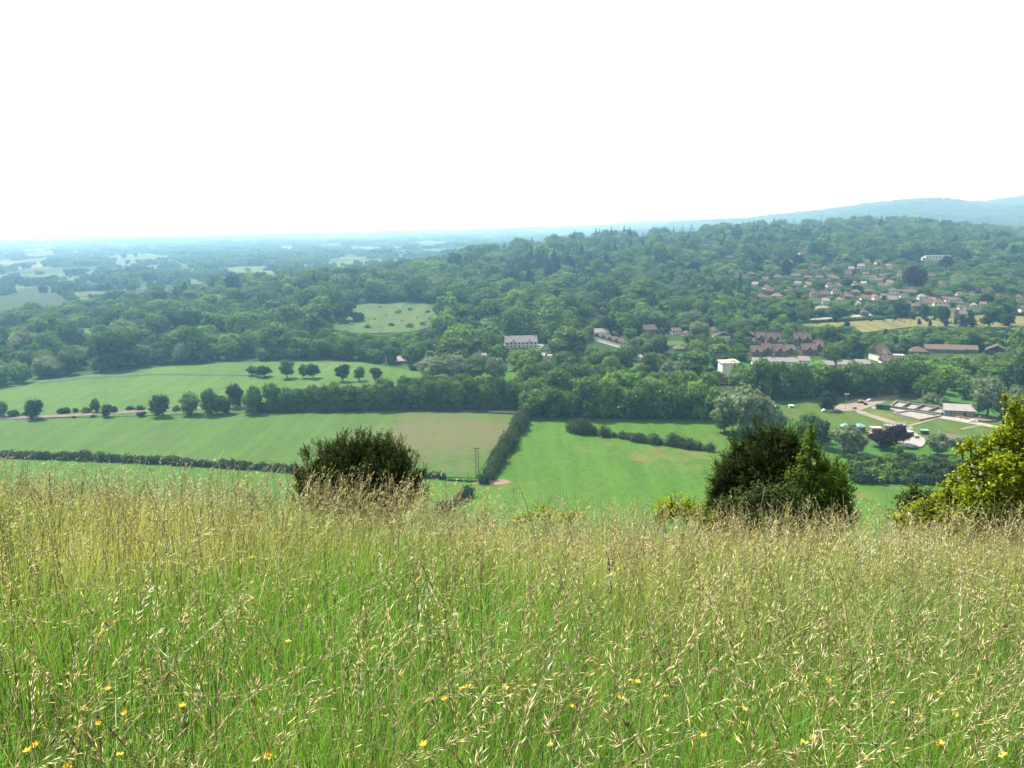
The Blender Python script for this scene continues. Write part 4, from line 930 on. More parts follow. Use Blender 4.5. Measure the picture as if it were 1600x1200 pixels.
# brick works building with a grey pitched roof
p = at(1499, 651, 250); s = p[1] / FPX; shield(1478, 625, 1518, 648, p[1]); PLACED.append((p[0], p[1] + 4, 8))
t = thing("works_building", "low brick works building with grey pitched roof and a blue door", "building", p + np.array([0, 1.5, -.1]), -.32)
w, d, hw, hr = 14.0, 7.5, 4.0, 2.6
mb = MB(); mb.box(0, 0, 0, w, d, hw)
for sx in (-1, 1):
    x0, x1 = sx * (w / 2 - .3), sx * w / 2
    mb.add([(x0, -d / 2, hw), (x0, d / 2, hw), (x0, 0, hw + hr * .96), (x1, -d / 2, hw), (x1, d / 2, hw), (x1, 0, hw + hr * .96)], [(0, 1, 2), (3, 5, 4), (0, 3, 4, 1), (1, 4, 5, 2), (2, 5, 3, 0)])
mb.build("wall", M_['stone'], t)
A, B = w / 2 + .5, d / 2 + .5
mb = MB(); tp = [(-A, -B, hw - .2), (A, -B, hw - .2), (A, B, hw - .2), (-A, B, hw - .2), (-A, 0, hw + hr), (A, 0, hw + hr)]
mb.add(tp + [(x, y, z - .25) for x, y, z in tp], [(0, 1, 5, 4), (2, 3, 4, 5), (7, 6, 10, 11), (9, 8, 11, 10), (0, 6, 7, 1), (2, 8, 9, 3), (1, 7, 11, 5), (5, 11, 8, 2), (3, 9, 10, 4), (4, 10, 6, 0)]); mb.build("roof", M_['grey'], t)
mb = MB(); mb.box(-5.2, -d / 2 - .04, .05, 1.7, .1, 2.5); dd = mb.build("door", M_['blue'], t); mb = MB(); mb.box(-4.6, -d / 2 - .12, 1.1, .08, .08, .3); mb.build("handle", M_['steel'], dd)
for x in (-2.4, .2, 4.6):
    mb = MB(); mb.box(x, -d / 2 - .03, 1.6, 1.4, .07, 1.2); o = mb.build("window", M_['white'], t); mb = MB(); mb.box(x, -d / 2 - .08, 1.7, 1.1, .04, 1.0); mb.build("pane", M_['pane'], o)
mb = MB(); mb.box(2.4, -d / 2 - .03, .05, 1.6, .08, 2.6); mb.build("dark_doorway", M_['dark'], t)
p = at(1500, 652, 250); rng = np.random.default_rng(3)
mb = MB(); mb.lathe(0, 0, [(3.6, -.3), (3.0, .5), (2.0, 1.2), (1.0, 1.75), (.15, 2.0)], 18); mb.v = [(x * (1 + .12 * rng.normal()) * 1.3, y * (1 + .12 * rng.normal()), z * (1 + .06 * rng.normal())) for x, y, z in mb.v]
tag(mb.build("sand_heap", M_['sand'], None, p), "orange sand heap in front of the works building", "heap")
# domed tanks, cylinders and small plant
def domed(px, py, rpx, h, lab):
    p = at(px, py, 250); r = rpx * p[1] / FPX; t = thing("domed_tank", lab, "tank", p, 0, "domed tanks at the works")
    mb = MB(); mb.lathe(0, 0, [(r, -.3), (r, h)], 28); mb.build("shell", M_['dark'], t)
    mb = MB(); mb.lathe(0, 0, [(r + .2, h), (r + .2, h + .2), (r * .75, h + .8), (r * .35, h + 1.25), (.3, h + 1.4)], 28); rf = mb.build("dome", M_['teal'], t)
    mb = MB(); mb.lathe(0, 0, [(.35, h + 1.38), (.35, h + 1.9)], 10); mb.build("vent", M_['steel'], rf)
    mb = MB(); [mb.tube([(r + .15, x, 0), (r + .15, x, h + .8)], .04, 5) for x in (-.25, .25)]; [mb.tube([(r + .15, -.25, .4 * k + .3), (r + .15, .25, .4 * k + .3)], .03, 4) for k in range(int(h / .4))]; mb.build("ladder", M_['steel'], t)
domed(1343, 676, 8.8, 3.2, "right one of two dark round tanks with teal domed roofs"); domed(1322, 674, 9.5, 2.6, "left one of two teal domed tanks, behind the grey willow")
def cyl(px, py, rpx, h, lab, m='concd'):
    p = at(px, py, 250); r = rpx * p[1] / FPX; t = thing("cylinder_tank", lab, "tank", p, 0, "cylindrical tanks with railings")
    mb = MB(); mb.lathe(0, 0, [(r, -.3), (r, h)], 24); mb.build("shell", M_[m], t)
    mb = MB(); mb.lathe(0, 0, [(r + .5, h), (r + .5, h + .12)], 24); mb.build("platform", M_['steel'], t)
    mb = MB()
    for k in range(14):
        a = 2 * math.pi * k / 14; mb.tube([(math.cos(a) * (r + .4), math.sin(a) * (r + .4), h), (math.cos(a) * (r + .4), math.sin(a) * (r + .4), h + 1.2)], .04, 4)
    for z in (.6, 1.2):
        mb.tube([(math.cos(2 * math.pi * k / 20) * (r + .4), math.sin(2 * math.pi * k / 20) * (r + .4), h + z) for k in range(21)], .035, 4, False)
    mb.build("railing", M_['steel'], t)
    for a in (3.6, 4.3, 5.2):
        mb = MB(); mb.tube([(math.cos(a) * (r + .2), math.sin(a) * (r + .2), 0), (math.cos(a) * (r + .2), math.sin(a) * (r + .2), h + 1.6)], .14, 6); mb.build("pipe", M_['steel'], t)
cyl(1388, 676, 6.2, 3.6, "grey cylindrical tank with railings behind the purple beech"); cyl(1409, 675, 6.0, 3.8, "dark cylindrical tank with railings right of the grey one", 'dark')
def hut(name, label, px, py, w, d, h, wall, roof, rz=0.0, cat="hut"):
    p = at(px, py, 250); t = thing(name, label, cat, p - np.array([0, 0, .1]), rz)
    mb = MB(); mb.box(0, 0, 0, w, d, h); mb.build("wall", M_[wall], t); mb = MB(); mb.box(0, 0, h, w + .5, d + .5, .28); mb.build("roof", M_[roof], t)
    mb = MB(); mb.box(-w * .25, -d / 2 - .03, .05, 1.0, .08, min(2.0, h * .8)); mb.build("door", M_['dark'], t)
    mb = MB(); mb.box(w * .2, -d / 2 - .03, h * .45, 1.1, .07, h * .3); mb.build("window", M_['pane'], t); return t
hut("pump_house", "small flat roofed pump house left of the cylindrical tanks", 1368, 676, 4.6, 3.5, 2.6, 'stone', 'grey', -.1)
hut("brick_hut", "small dark brick hut with pale roof right of the cylindrical tanks", 1420, 682, 3.0, 3.0, 2.5, 'brick', 'grey', .2)
hut("green_hut", "little green hut with a flat pale roof alone on the lawn", 1444, 679, 3.2, 2.6, 2.2, 'green', 'teal', -.1)
hut("works_shed", "long brown flat roofed shed behind the grey willow at the works", 1484, 692, 8.5, 9.0, 3.0, 'brick', 'brown', .5, "shed")
hut("white_hut", "tiny white hut on the grass left of the dark cypress block", 1236, 638, 2.2, 2.0, 1.6, 'white', 'white', .1)
def wall_line(name, label, pts, h, th, m, cat="wall"):
    P = [at(*q, ymin=250) for q in pts]; o0 = P[0].copy(); mb = MB()
    for a, b in zip(P[:-1], P[1:]):
        d = (b - a)[:2]; mid = (a + b) / 2 - o0; mb.box(mid[0], mid[1], mid[2] - .4, np.linalg.norm(d), th, h + .4, math.atan2(d[1], d[0]))
    return tag(mb.build(name, M_[m], None, o0), label, cat)
wall_line("brick_wall", "long low dark wall behind the four bay tank", [(1402, 626), (1440, 632), (1482, 641)], 1.1, .4, 'concd')
wall_line("retaining_wall", "low wall below the garden of the country house", [(840, 549), (872, 548)], 1.2, .5, 'stone')
rng = np.random.default_rng(12)
def heap(name, label, px0, py0, px1, py1, n, h, m, cat):
    a, b = at(px0, py0, 250), at(px1, py1, 250); mb = MB()
    for i in range(n):
        q = a + (b - a) * rng.uniform(0, 1) - a; sz = rng.uniform(.4, 1.3)
        mb.box(q[0] + rng.normal(0, .8), q[1] + rng.normal(0, .8), rng.uniform(-.1, h * .5), sz * 1.6, sz, sz * rng.uniform(.4, 1) , rng.uniform(0, 3))
    return tag(mb.build(name, M_[m], None, a), label, cat)
heap("debris_heap", "long dark heap of debris along the far edge of the gravel yard", 1348, 626, 1392, 617, 70, 1.6, 'debris', "heap")
heap("rubble_heap", "pale rubble heap at the end of the gravel yard under the lamp", 1388, 617, 1404, 614, 28, 1.8, 'conc', "heap")
p = at(1398, 616, 250)
t = thing("yellow_digger", "small pale yellow digger standing on the rubble heap", "digger", p + np.array([0, 0, .2]), .4)
mb = MB(); mb.box(0, 0, .9, 3.2, 2.0, 1.0); mb.build("body", M_['yellowp'], t)
mb = MB(); mb.box(-.6, .2, 1.9, 1.2, 1.3, 1.2); mb.box(-.6, .2, 3.1, 1.4, 1.5, .12); mb.build("cab", M_['yellowp'], t)
for yy in (-1.0, 1.0):
    mb = MB(); mb.tube([(-1.3, yy, .45), (1.3, yy, .45)], .42, 8); mb.box(0, yy, .06, 3.0, .5, .75); mb.build("track", M_['dark'], t)
mb = MB(); mb.tube([(1.2, -.3, 1.7), (2.8, -.3, 3.2), (4.2, -.3, 1.8)], [.22, .2, .14], 6); arm = mb.build("arm", M_['yellowp'], t); mb = MB(); mb.box(4.3, -.3, 1.0, .8, .9, .9); mb.build("bucket", M_['dark'], arm)
def car(px, py, lab, m, rz):
    p = at(px, py, 250); t = thing("parked_car", lab, "car", p + np.array([0, 0, .35]), rz)
    mb = MB(); P = [(-2.1, .35), (-2.05, .8), (-1.3, .95), (-.7, 1.42), (.7, 1.45), (1.45, .98), (2.1, .85), (2.15, .4)]
    n = len(P); mb.add([(x, -.85, z) for x, z in P] + [(x, .85, z) for x, z in P], [tuple(range(n))[::-1], tuple(range(n, 2 * n))] + [(i, (i + 1) % n, n + (i + 1) % n, n + i) for i in range(n)]); mb.build("body", M_[m], t)
    for yy in (-.87, .87):
        mb = MB(); mb.add([(-1.05, yy, 1.0), (1.15, yy, 1.0), (.65, yy, 1.36), (-.62, yy, 1.34), (-1.05, yy * .99, 1.0), (1.15, yy * .99, 1.0), (.65, yy * .99, 1.36), (-.62, yy * .99, 1.34)], [(0, 1, 2, 3), (7, 6, 5, 4), (0, 4, 5, 1), (1, 5, 6, 2), (2, 6, 7, 3), (3, 7, 4, 0)]); mb.build("window", M_['pane'], t)
    for xx in (-1.3, 1.3):
        for yy in (-.8, .8):
            mb = MB(); mb.tube([(xx, yy - .12, .33), (xx, yy + .12, .33)], .33, 12); mb.build("wheel", M_['dark'], t)
car(1299, 645, "silver car parked in front of the dark cypress block", 'silver', .3); car(1289, 644, "white car left of the silver car by the cypress block", 'white', .1)
car(1413, 700, "white van-like car parked below the purple beech", 'white', .2); car(1427, 701, "pale car parked right of the one below the purple beech", 'silver', .1)
car(1240, 500, "white car on the road left of the cemetery", 'white', .1); car(1238, 552, "white car parked between the red villas", 'white', .2)
car(1345, 631, "dark van parked in the middle of the gravel yard", 'dark', .2); car(1359, 628, "silver van parked right of the dark one on the gravel yard", 'silver', .25); car(1520, 661, "white car parked on the concrete lane by the round filter bed", 'white', -.25)
def fence(pts, label, gap=3.0, hh=1.8):
    P = [at(*q, ymin=250) for q in pts]; t = thing("mesh_fence", label, "fence", P[0]); rail = MB()
    for a, b in zip(P[:-1], P[1:]):
        n = max(1, int(np.linalg.norm(b - a) / gap)); pm = MB()
        for k in range(n):
            q = a + (b - a) * k / n - P[0]; pm = MB(); pm.tube([(q[0], q[1], q[2] - .2), (q[0], q[1], q[2] + hh)], .06, 5); pm.build("post", M_['conc'], t)
        for z in (.3, .9, 1.5):
            rail.tube([a - P[0] + np.array([0, 0, z]), b - P[0] + np.array([0, 0, z])], .025, 4)
    rail.build("wire", M_['steel'], t); return t
fence([(1222, 641), (1290, 623), (1345, 614)], "wire fence with pale posts behind the works lawn, left of the gravel yard")
fence([(1482, 655), (1540, 667), (1590, 676)], "wire fence with pale posts beside the concrete lane near the round filter bed")
for i, (px, py, m_, lab) in enumerate([(1352, 634, 'wood', "stack of timber pallets on the gravel yard near the vans"), (1335, 640, 'conc', "low stack of pale concrete blocks on the gravel yard"), (1432, 686, 'conc', "stack of concrete pipes and blocks on the yard right of the purple beeches")]):
    p = at(px, py, 250); mb = MB(); r2 = random.Random(i)
    for k in range(5): mb.box(r2.uniform(-.15, .15), r2.uniform(-.15, .15), .42 + k * .26, 1.9, 1.4, .2, r2.uniform(-.08, .08))
    tag(mb.build("pallet_stack" if m_ == 'wood' else "block_stack", M_[m_], None, p), lab, "stack")
def lamp(px, py, hpx, lab):
    p = at(px, py, 250); h = hpx * p[1] / FPX; t = thing("lamp_post", lab, "lamp post", p, .2, "lamp posts at the works")
    mb = MB(); mb.tube([(0, 0, -.3), (0, 0, h)], [.13, .08], 8); mb.build("pole", M_['steel'], t)
    mb = MB(); mb.tube([(0, 0, h), (.9, 0, h + .15)], .06, 6); mb.box(1.2, 0, h + .05, .9, .4, .18); mb.box(-.5, 0, h + .05, .9, .4, .18); mb.build("lamp_head", M_['white'], t)
lamp(1321, 640, 25, "lamp post on the gravel yard beside the cypress block"); lamp(1405, 617, 18, "lamp post at the end of the gravel yard by the rubble heap"); lamp(1372, 622, 16, "faint lamp post before the dark belt behind the debris heap")

# ------------------------------------------------------------------ poles and wires
p = at(746, 749, 250); s = p[1] / FPX; hp = 53 * s; POLE_A = p
t = thing("lattice_pole", "tall twin-legged lattice power pole at the end of the overgrown hedge", "power pole", p, .1)
for xx in (-.55, .55):
    mb = MB(); mb.tube([(xx, 0, -.4), (xx * .9, 0, hp)], [.16, .11], 8); mb.build("leg", M_['wood'], t)
mb = MB()
for k in range(7):
    z0, z1 = 1.2 + k * (hp - 2) / 7, 1.2 + (k + 1) * (hp - 2) / 7; mb.tube([(-.55, -.12, z0), (.55, -.12, z1)], .05, 5); mb.tube([(.55, .12, z0), (-.55, .12, z1)], .05, 5)
mb.build("bracing", M_['steel'], t)
mb = MB(); mb.box(0, 0, hp - .3, 2.6, .18, .2); cr = mb.build("cross_arm", M_['wood'], t)
for xx in (-1.1, 0, 1.1):
    mb = MB(); mb.lathe(xx, 0, [(.05, hp - .1), (.1, hp), (.06, hp + .1), (.1, hp + .2), (.04, hp + .3)], 8); mb.build("insulator", M_['stone'], cr)
TOPS = {}
for i, (px, py, hpx, lab) in enumerate([(983, 658, 25, "wooden utility pole in front of the thick wood above the pasture"), (569, 648, 18, "wooden utility pole in front of the belt above the crop field")]):
    p = at(px, py, 250); h = hpx * p[1] / FPX; t = thing("utility_pole", lab, "utility pole", p, 0, "wooden utility poles"); TOPS[i] = p + np.array([0, 0, h])
    mb = MB(); mb.tube([(0, 0, -.4), (0, 0, h)], [.17, .12], 8); mb.build("pole", M_['wood'], t)
    mb = MB(); mb.box(0, 0, h - .6, 1.8, .14, .16); mb.build("cross_arm", M_['wood'], t)
a, b = TOPS[1], TOPS[0]; mb = MB()
mb.tube([a + (b - a) * u - np.array([0, 0, 1.2 * 4 * u * (1 - u)]) - a for u in np.linspace(0, 1, 15)], .016, 4, False)
tag(mb.build("power_line", M_['dark'], None, a), "thin power line strung between the two wooden utility poles", "cable")

# ------------------------------------------------------------------ the woods
def gn_scatter(name, pos, idx, scl, rot, protos, label=None):
    me = bpy.data.meshes.new(name); me.vertices.add(len(pos)); me.vertices.foreach_set("co", np.ascontiguousarray(pos, np.float32).ravel())
    for an, ty, arr, key in (("idx", 'INT', idx, "value"), ("scl", 'FLOAT_VECTOR', scl, "vector"), ("rot", 'FLOAT_VECTOR', rot, "vector")):
        a = me.attributes.new(an, ty, 'POINT'); a.data.foreach_set(key, np.ascontiguousarray(arr, np.int32 if ty == 'INT' else np.float32).ravel())
    o = obj(name, me); g = bpy.data.node_groups.new(name, 'GeometryNodeTree')
    g.interface.new_socket("Geometry", in_out='INPUT', socket_type='NodeSocketGeometry'); g.interface.new_socket("Geometry", in_out='OUTPUT', socket_type='NodeSocketGeometry')
    n = g.nodes; gi = n.new("NodeGroupInput"); go = n.new("NodeGroupOutput"); iop = n.new("GeometryNodeInstanceOnPoints"); jn = n.new("GeometryNodeJoinGeometry")
    for p in reversed(protos):
        oi = n.new("GeometryNodeObjectInfo"); oi.transform_space = 'ORIGINAL'; oi.inputs["Object"].default_value = p; oi.inputs["As Instance"].default_value = True
        g.links.new(oi.outputs["Geometry"], jn.inputs[0])
    def na(nm, ty):
        q = n.new("GeometryNodeInputNamedAttribute"); q.data_type = ty; q.inputs["Name"].default_value = nm; return next(s for s in q.outputs if s.enabled and s.name == "Attribute")
    g.links.new(gi.outputs[0], iop.inputs["Points"]); g.links.new(jn.outputs[0], iop.inputs["Instance"])
    iop.inputs["Pick Instance"].default_value = True
    g.links.new(na("idx", 'INT'), iop.inputs["Instance Index"]); g.links.new(na("scl", 'FLOAT_VECTOR'), iop.inputs["Scale"]); g.links.new(na("rot", 'FLOAT_VECTOR'), iop.inputs["Rotation"])
    g.links.new(iop.outputs[0], go.inputs[0])
    md = o.modifiers.new("scatter", 'NODES'); md.node_group = g
    structure(o, 'stuff')
    if label: o['label'] = label
    return o

rng = np.random.default_rng(2024)
def candidates(y0, y1, s0, s1):
    out = []; y = y0
    while y < y1:
        s = s0 + (s1 - s0) * (y - y0) / (y1 - y0); wx = .68 * y + 40
        x = np.arange(-wx, wx, s); x = x + rng.uniform(-.42, .42, len(x)) * s
        out.append(np.column_stack([x, y + rng.uniform(-.45, .45, len(x)) * s, np.full(len(x), s)])); y += s * .92
    return np.concatenate(out)
C = candidates(470, 2750, 14.0, 18.5)
C2 = candidates(600, 1150, 13.0, 15.0); C2 = C2[(C2[:, 0] / C2[:, 1] > .15) & (C2[:, 0] / C2[:, 1] < .6)]; C = np.concatenate([C, C2])
C = np.column_stack([C[:, 0], C[:, 1], H(C[:, 0], C[:, 1]), C[:, 2]])
PX, PY = px_of(C[:, :3])
# the near limit of the woods, in the photograph
lim_x = [-400, 0, 110, 230, 380, 560, 640, 720, 850, 1120, 1150, 1460, 1482, 1520, 1700]
lim_y = [606, 604, 588, 573, 563, 563, 573, 580, 640, 640, 610, 600, 612, 640, 690]
keep = PY < np.interp(PX, lim_x, lim_y) + 1
# the plain beyond the left woods is open country
plain_y = np.interp(PX, [-400, 0, 300, 500, 560, 600, 700, 800, 870, 2200], [930, 950, 1130, 1230, 1280, 1420, 1700, 2100, 2750, 2750])
keep &= C[:, 1] < plain_y
n = len(C)
rsz = rng.uniform(0, 1, n); town = ((PX > 1010) & (PY > 415) & (PY < 560)) 
core = (PX > 1180) & (PX < 1540) & (PY > 425) & (PY < 500)
hgt = (10.0 + 10.5 * rsz ** 1.1 + 7.0 * (rsz > .86)) * np.where(town, .66, 1.0) * np.where(core, .72, 1.0)
keep &= ~(core & (rng.uniform(0, 1, n) < .10)) & ~(town & ~core & (rng.uniform(0, 1, n) < .12))
wid = C[:, 3] * (.78 + .62 * rsz + .38 * (rsz > .86)) * np.where(town, .72, 1.0)
sp = FPX / C[:, 1]
lowl = (PX < 340) & (C[:, 1] > 760); hgt = np.where(lowl, hgt * .74, hgt)
for poly in CLEARS:
    keep &= ~inpoly(PX, PY, poly)
    inn = inpoly(PX, PY - hgt * sp * .4, poly) | inpoly(PX, PY - hgt * sp * .8, poly)
    hgt = np.where(inn, hgt * .42, hgt); wid = np.where(inn, wid * .55, wid)
    keep &= ~inpoly(PX, PY - hgt * sp * .8, poly)
for x0, y0, r in PLACED:
    keep &= ((C[:, 0] - x0) ** 2 + (C[:, 1] - y0) ** 2) > (r + wid * .18) ** 2
for a, t, b, d, yd in SHIELD:
    over = (PX + wid * sp * .45 > a) & (PX - wid * sp * .45 < b) & (PY - hgt * sp < d) & (PY > t) & (C[:, 1] < yd + 2)
    keep &= ~over
C, PX, PY, hgt, wid, sp = C[keep], PX[keep], PY[keep], hgt[keep], wid[keep], sp[keep]
n = len(C)
KEYS = ["broad0", "broad1", "broad2", "broad3", "broad4", "broad5", "broad6", "broad7", "broad8", "broad9", "broad10", "fir0", "fir1", "cypress", "poplar", "willow0", "copper", "golden"]
clump = wnoise(C[:, 0], C[:, 1], 55, 31); r = np.clip(.55 * rng.uniform(0, 1, n) + .75 * (clump - .5) + .22, 0, .999)
kid = np.array([7, 8, 0, 1, 2, 3, 0, 1, 4, 5, 6, 4, 9, 10])[(r * 14).astype(int)]
sky_ = (C[:, 1] > 1350) & (PX > 880) & (PX < 1300)
q = rng.uniform(0, 1, n)
fir = (sky_ & (q < .24)) | ((PX > 790) & (PX < 960) & (PY > 418) & (PY < 462) & (q < .72)) | (q < .012)
kid[fir] = np.where(rng.uniform(0, 1, fir.sum()) < .5, 11, 12)
twn = (PX > 1010) & (PY > 415) & (PY < 560); q2 = rng.uniform(0, 1, n)
kid[twn & (q2 < .05)] = 13; kid[twn & (q2 > .05) & (q2 < .08)] = 14; kid[twn & (q2 > .08) & (q2 < .11)] = 16; kid[twn & (q2 > .11) & (q2 < .13)] = 17; kid[twn & (q2 > .13) & (q2 < .19)] = 15
front = (PX < 420) & (PY > 545) & (q2 < .3); kid[front] = 15; kid[~twn & ~front & (q2 > .98)] = 15; kid[~twn & (q2 < .09)] = 10
jag = (C[:, 1] > 1250) & (PX > 700); hgt[jag] *= rng.uniform(.72, 1.38, jag.sum())
isf = (kid == 11) | (kid == 12)
hgt[isf] *= 1.12; wid[isf] *= .6
wid[(kid == 13) | (kid == 14)] *= .4; hgt[kid == 17] *= .6; wid[kid == 17] *= .7
# which of them show most: a front-to-back pass over the photograph's columns
buf = np.full(1800, 900.0)
for a, b, t, base, yy in BELT:
    i0, i1 = max(0, int(a) + 100), min(1799, int(b) + 100)
    if i1 > i0: buf[i0:i1] = np.minimum(buf[i0:i1], t + 4)
order = np.argsort(C[:, 1]); area = np.zeros(n)
for i in order:
    i0, i1 = int(PX[i] - wid[i] * sp[i] * .5) + 100, int(PX[i] + wid[i] * sp[i] * .5) + 101
    i0, i1 = max(0, i0), min(1799, i1)
    if i1 <= i0 or PX[i] < -5 or PX[i] > 1605: continue
    t = PY[i] - hgt[i] * sp[i]; area[i] = np.clip(np.minimum(buf[i0:i1], PY[i]) - t, 0, None).sum()
    buf[i0:i1] = np.minimum(buf[i0:i1], t + .22 * hgt[i] * sp[i])
pick = np.argsort(-area)[:290]; picked = np.zeros(n, bool); picked[pick] = True
reg = lambda px, py: ("far left wood" if px < 330 else "wood left of the clearing" if px < 520 else "wood around the clearing" if px < 700 else "wood by country house" if px < 900 else
                      "wood by stepped terrace" if px < 1080 else "gardens of the red villas" if px < 1350 else "grove by the long shed")
TONE = {0: "mid green", 1: "rounded mid green", 2: "wide mid green", 3: "narrow mid green", 4: "fresh green", 5: "upright fresh green", 6: "knobbly fresh green", 7: "dark green", 8: "tall dark green", 9: "bright green", 10: "lumpy bright green", 11: "spiky dark", 12: "broad spiky dark", 13: "slim dark", 14: "narrow tall", 15: "pale grey-green", 16: "dark purple", 17: "golden yellow"}
KN = {11: "conifer_tree", 12: "conifer_tree", 13: "cypress_tree", 14: "poplar_tree", 15: "willow_tree", 16: "copper_beech", 17: "golden_tree"}
rows_ = {}
for i in pick: rows_.setdefault(reg(PX[i], PY[i]), []).append(i)
for rg, ids in rows_.items():
    # the front rank of a wood is told apart by its order; the rest by kind and how high up the slope it stands
    ids = sorted(ids, key=lambda i: PX[i]); cols = {}
    fr = set(sorted(ids, key=lambda i: C[i, 1])[:max(4, len(ids) // 4)])
    fk = 0; seen = {}
    for i in ids:
        big = "large" if hgt[i] > 17 else "middling" if hgt[i] > 13.5 else "small"
        if i in fr:
            lab = f"{TONE[kid[i]]} tree, {ordw(fk)} along the front of {rg}"; fk += 1
        else:
            kk = (kid[i], big); seen[kk] = seen.get(kk, 0) + 1
            lab = f"{big} {TONE[kid[i]]} tree, {ordw(seen[kk] - 1)} from left in {rg}"
        put_tree(KEYS[kid[i]], C[i, :3] - np.array([0, 0, .3]), hgt[i], wid[i], lab, 'tree', KN.get(kid[i], "woodland_tree"), "trees of the " + rg)
rest = np.nonzero(~picked)[0]
print("woods", n, "rest", len(rest))
# the rest of the woods is one mass; its shapes come from trees that stand in view
hold = {}
for o in S.objects:
    if o.type == 'MESH' and o.data.name in KEYS and o.parent is None and o.data.name not in hold: hold[o.data.name] = o
for k in KEYS:
    if k not in hold:
        print("no holder for", k)
avail = [k for k in KEYS if k in hold]
remap = np.array([avail.index(k) if k in hold else 0 for k in KEYS])
PW = np.array([PROTO[k].w for k in KEYS]); PH = np.array([PROTO[k].h for k in KEYS])
ki = kid[rest]
gn_scatter("woodland", C[rest, :3] - np.array([0, 0, .3]), remap[ki], np.column_stack([wid[rest] / PW[ki]] * 2 + [hgt[rest] / PH[ki]]), np.column_stack([np.zeros((len(rest), 2)), rng.uniform(0, 6.28, len(rest))]), [hold[k] for k in avail])

# far plain: copses, hedgerow trees and the wooded horizon
def copse_mesh(name, n, spread, leaf, seed, h=14):
    r_ = np.random.default_rng(seed); L = []
    for i in range(n):
        a = r_.uniform(0, 6.28); e = spread * math.sqrt(r_.uniform(0, 1)); hh = h * r_.uniform(.7, 1.15)
        for k in range(4):
            d = rdir(r_, 1, .3)[0]; L.append((math.cos(a) * e * 1.5 + d[0] * 3.2, math.sin(a) * e + d[1] * 3.2, hh * .55 + d[2] * hh * .25, 4.2, 4.2, hh * .36))
    V, F, var = foliage(L, 2.2, .8, r_); return mesh_np(name, V, F, leaf, {'var': ('FLOAT', var)})
cps = []
for i, (px, py, lf, lab) in enumerate([(62, 446, 'oak', "hazy copse in the far fields at the left, beside the pale strip"), (105, 432, 'dark', "hazy copse of dark trees between two far green fields"), (198, 446, 'ash', "far copse along the hedge of the long pale field"), (110, 392, 'oak', "distant wooded block on the far plain")]):
    q = at(px, py, 1250); me = copse_mesh(f"copse{i}", (9, 14, 12, 18)[i], (18, 26, 22, 34)[i], LEAF[lf], 90 + i); o = obj("copse", me, loc=q); tag(o, lab, "copse"); cps.append(o)
pts, ids, scs = [], [], []
def far_ok(x, y, z, margin):
    px, py = px_of(np.column_stack([x, y, z])); k = (px > -120) & (px < 1720)
    for poly, m in FARF:
        k &= ~inpoly(px, py - margin, poly) & ~inpoly(px, py, poly)
    return k, px, py
for (y0, y1, s0, s1, thr, sc) in [(1000, 2600, 42, 58, .50, 1.0), (2600, 5200, 62, 85, .40, 1.45), (5200, 12500, 105, 170, .30, 1.9)]:
    CC = candidates(y0, y1, s0, s1); x, y = CC[:, 0], CC[:, 1]; z = H(x, y)
    pl = np.interp((x / y) * FPX + 800, [-400, 0, 300, 500, 560, 600, 700, 800, 870, 2200], [960, 990, 1170, 1270, 1320, 1460, 1740, 2140, 2800, 2800])
    k, px, py = far_ok(x, y, z, 13 * sc * FPX / y * .6)
    dens = wnoise(x, y * .8, 240, 51) * .6 + wnoise(x, y * .5, 620, 52) * .4
    k &= (wnoise(x * .4, y, 230, 1) < .57) | (z > 60) | (rng.uniform(0, 1, len(x)) < .06)
    k &= (y > pl) & ((dens > thr) | (rng.uniform(0, 1, len(x)) < .05) | (z > 40))
    x, y, z = x[k], y[k], z[k]
    if y0 > 5000:
        z = z + np.clip((y - 5200) / 1200, 0, 1) * ((wnoise(x, y, 420, 5) - .5) * 22 + (wnoise(x, y, 1300, 6) - .5) * np.clip(z - 20, 0, 60) * .7)
    pts.append(np.column_stack([x, y, z - .5])); ids.append(rng.integers(0, 4, len(x)))
    s_ = rng.uniform(.75, 1.3, len(x)); scs.append(np.column_stack([s_ * sc, s_ * sc * .8, rng.uniform(.75, 1.2, len(x)) * (.8 + .25 * sc)]))
# hedgerow trees along the far field edges
hx, hy = [], []
for poly, m_ in FARF:
    Q = [at(*p, ymin=1120)[:2] for p in poly]
    for a_, b_ in zip(Q, Q[1:] + Q[:1]):
        for k_ in range(int(np.linalg.norm(b_ - a_) / 26)):
            if rng.uniform() < .6:
                q_ = a_ + (b_ - a_) * rng.uniform(); hx.append(q_[0] + rng.normal(0, 5)); hy.append(q_[1] + rng.normal(0, 8))
for k_ in range(46):
    # hedges crossing the open plain
    x0_, y0_ = rng.uniform(-1100, 250), rng.uniform(1200, 3600); a_ = rng.choice([rng.normal(.1, .15), rng.normal(1.5, .2)]); L_ = rng.uniform(120, 520)
    for t_ in np.arange(0, L_, 24):
        if rng.uniform() < .7: hx.append(x0_ + math.cos(a_) * t_ + rng.normal(0, 3)); hy.append(y0_ + math.sin(a_) * t_ + rng.normal(0, 3))
hx, hy = np.array(hx), np.array(hy); pl = np.interp((hx / hy) * FPX + 800, [-400, 0, 300, 500, 560, 600, 700, 800, 870, 2200], [960, 990, 1170, 1270, 1320, 1460, 1740, 2140, 2800, 2800]); k = hy > pl; hx, hy = hx[k], hy[k]
pts.append(np.column_stack([hx, hy, H(hx, hy) - .5])); ids.append(rng.integers(0, 4, len(hx))); q_ = rng.uniform(.22, .5, len(hx)); scs.append(np.column_stack([q_, q_ * .8, rng.uniform(.45, .9, len(hx))]))
pts, ids, scs = np.concatenate(pts), np.concatenate(ids), np.concatenate(scs)
print("far clumps", len(pts))
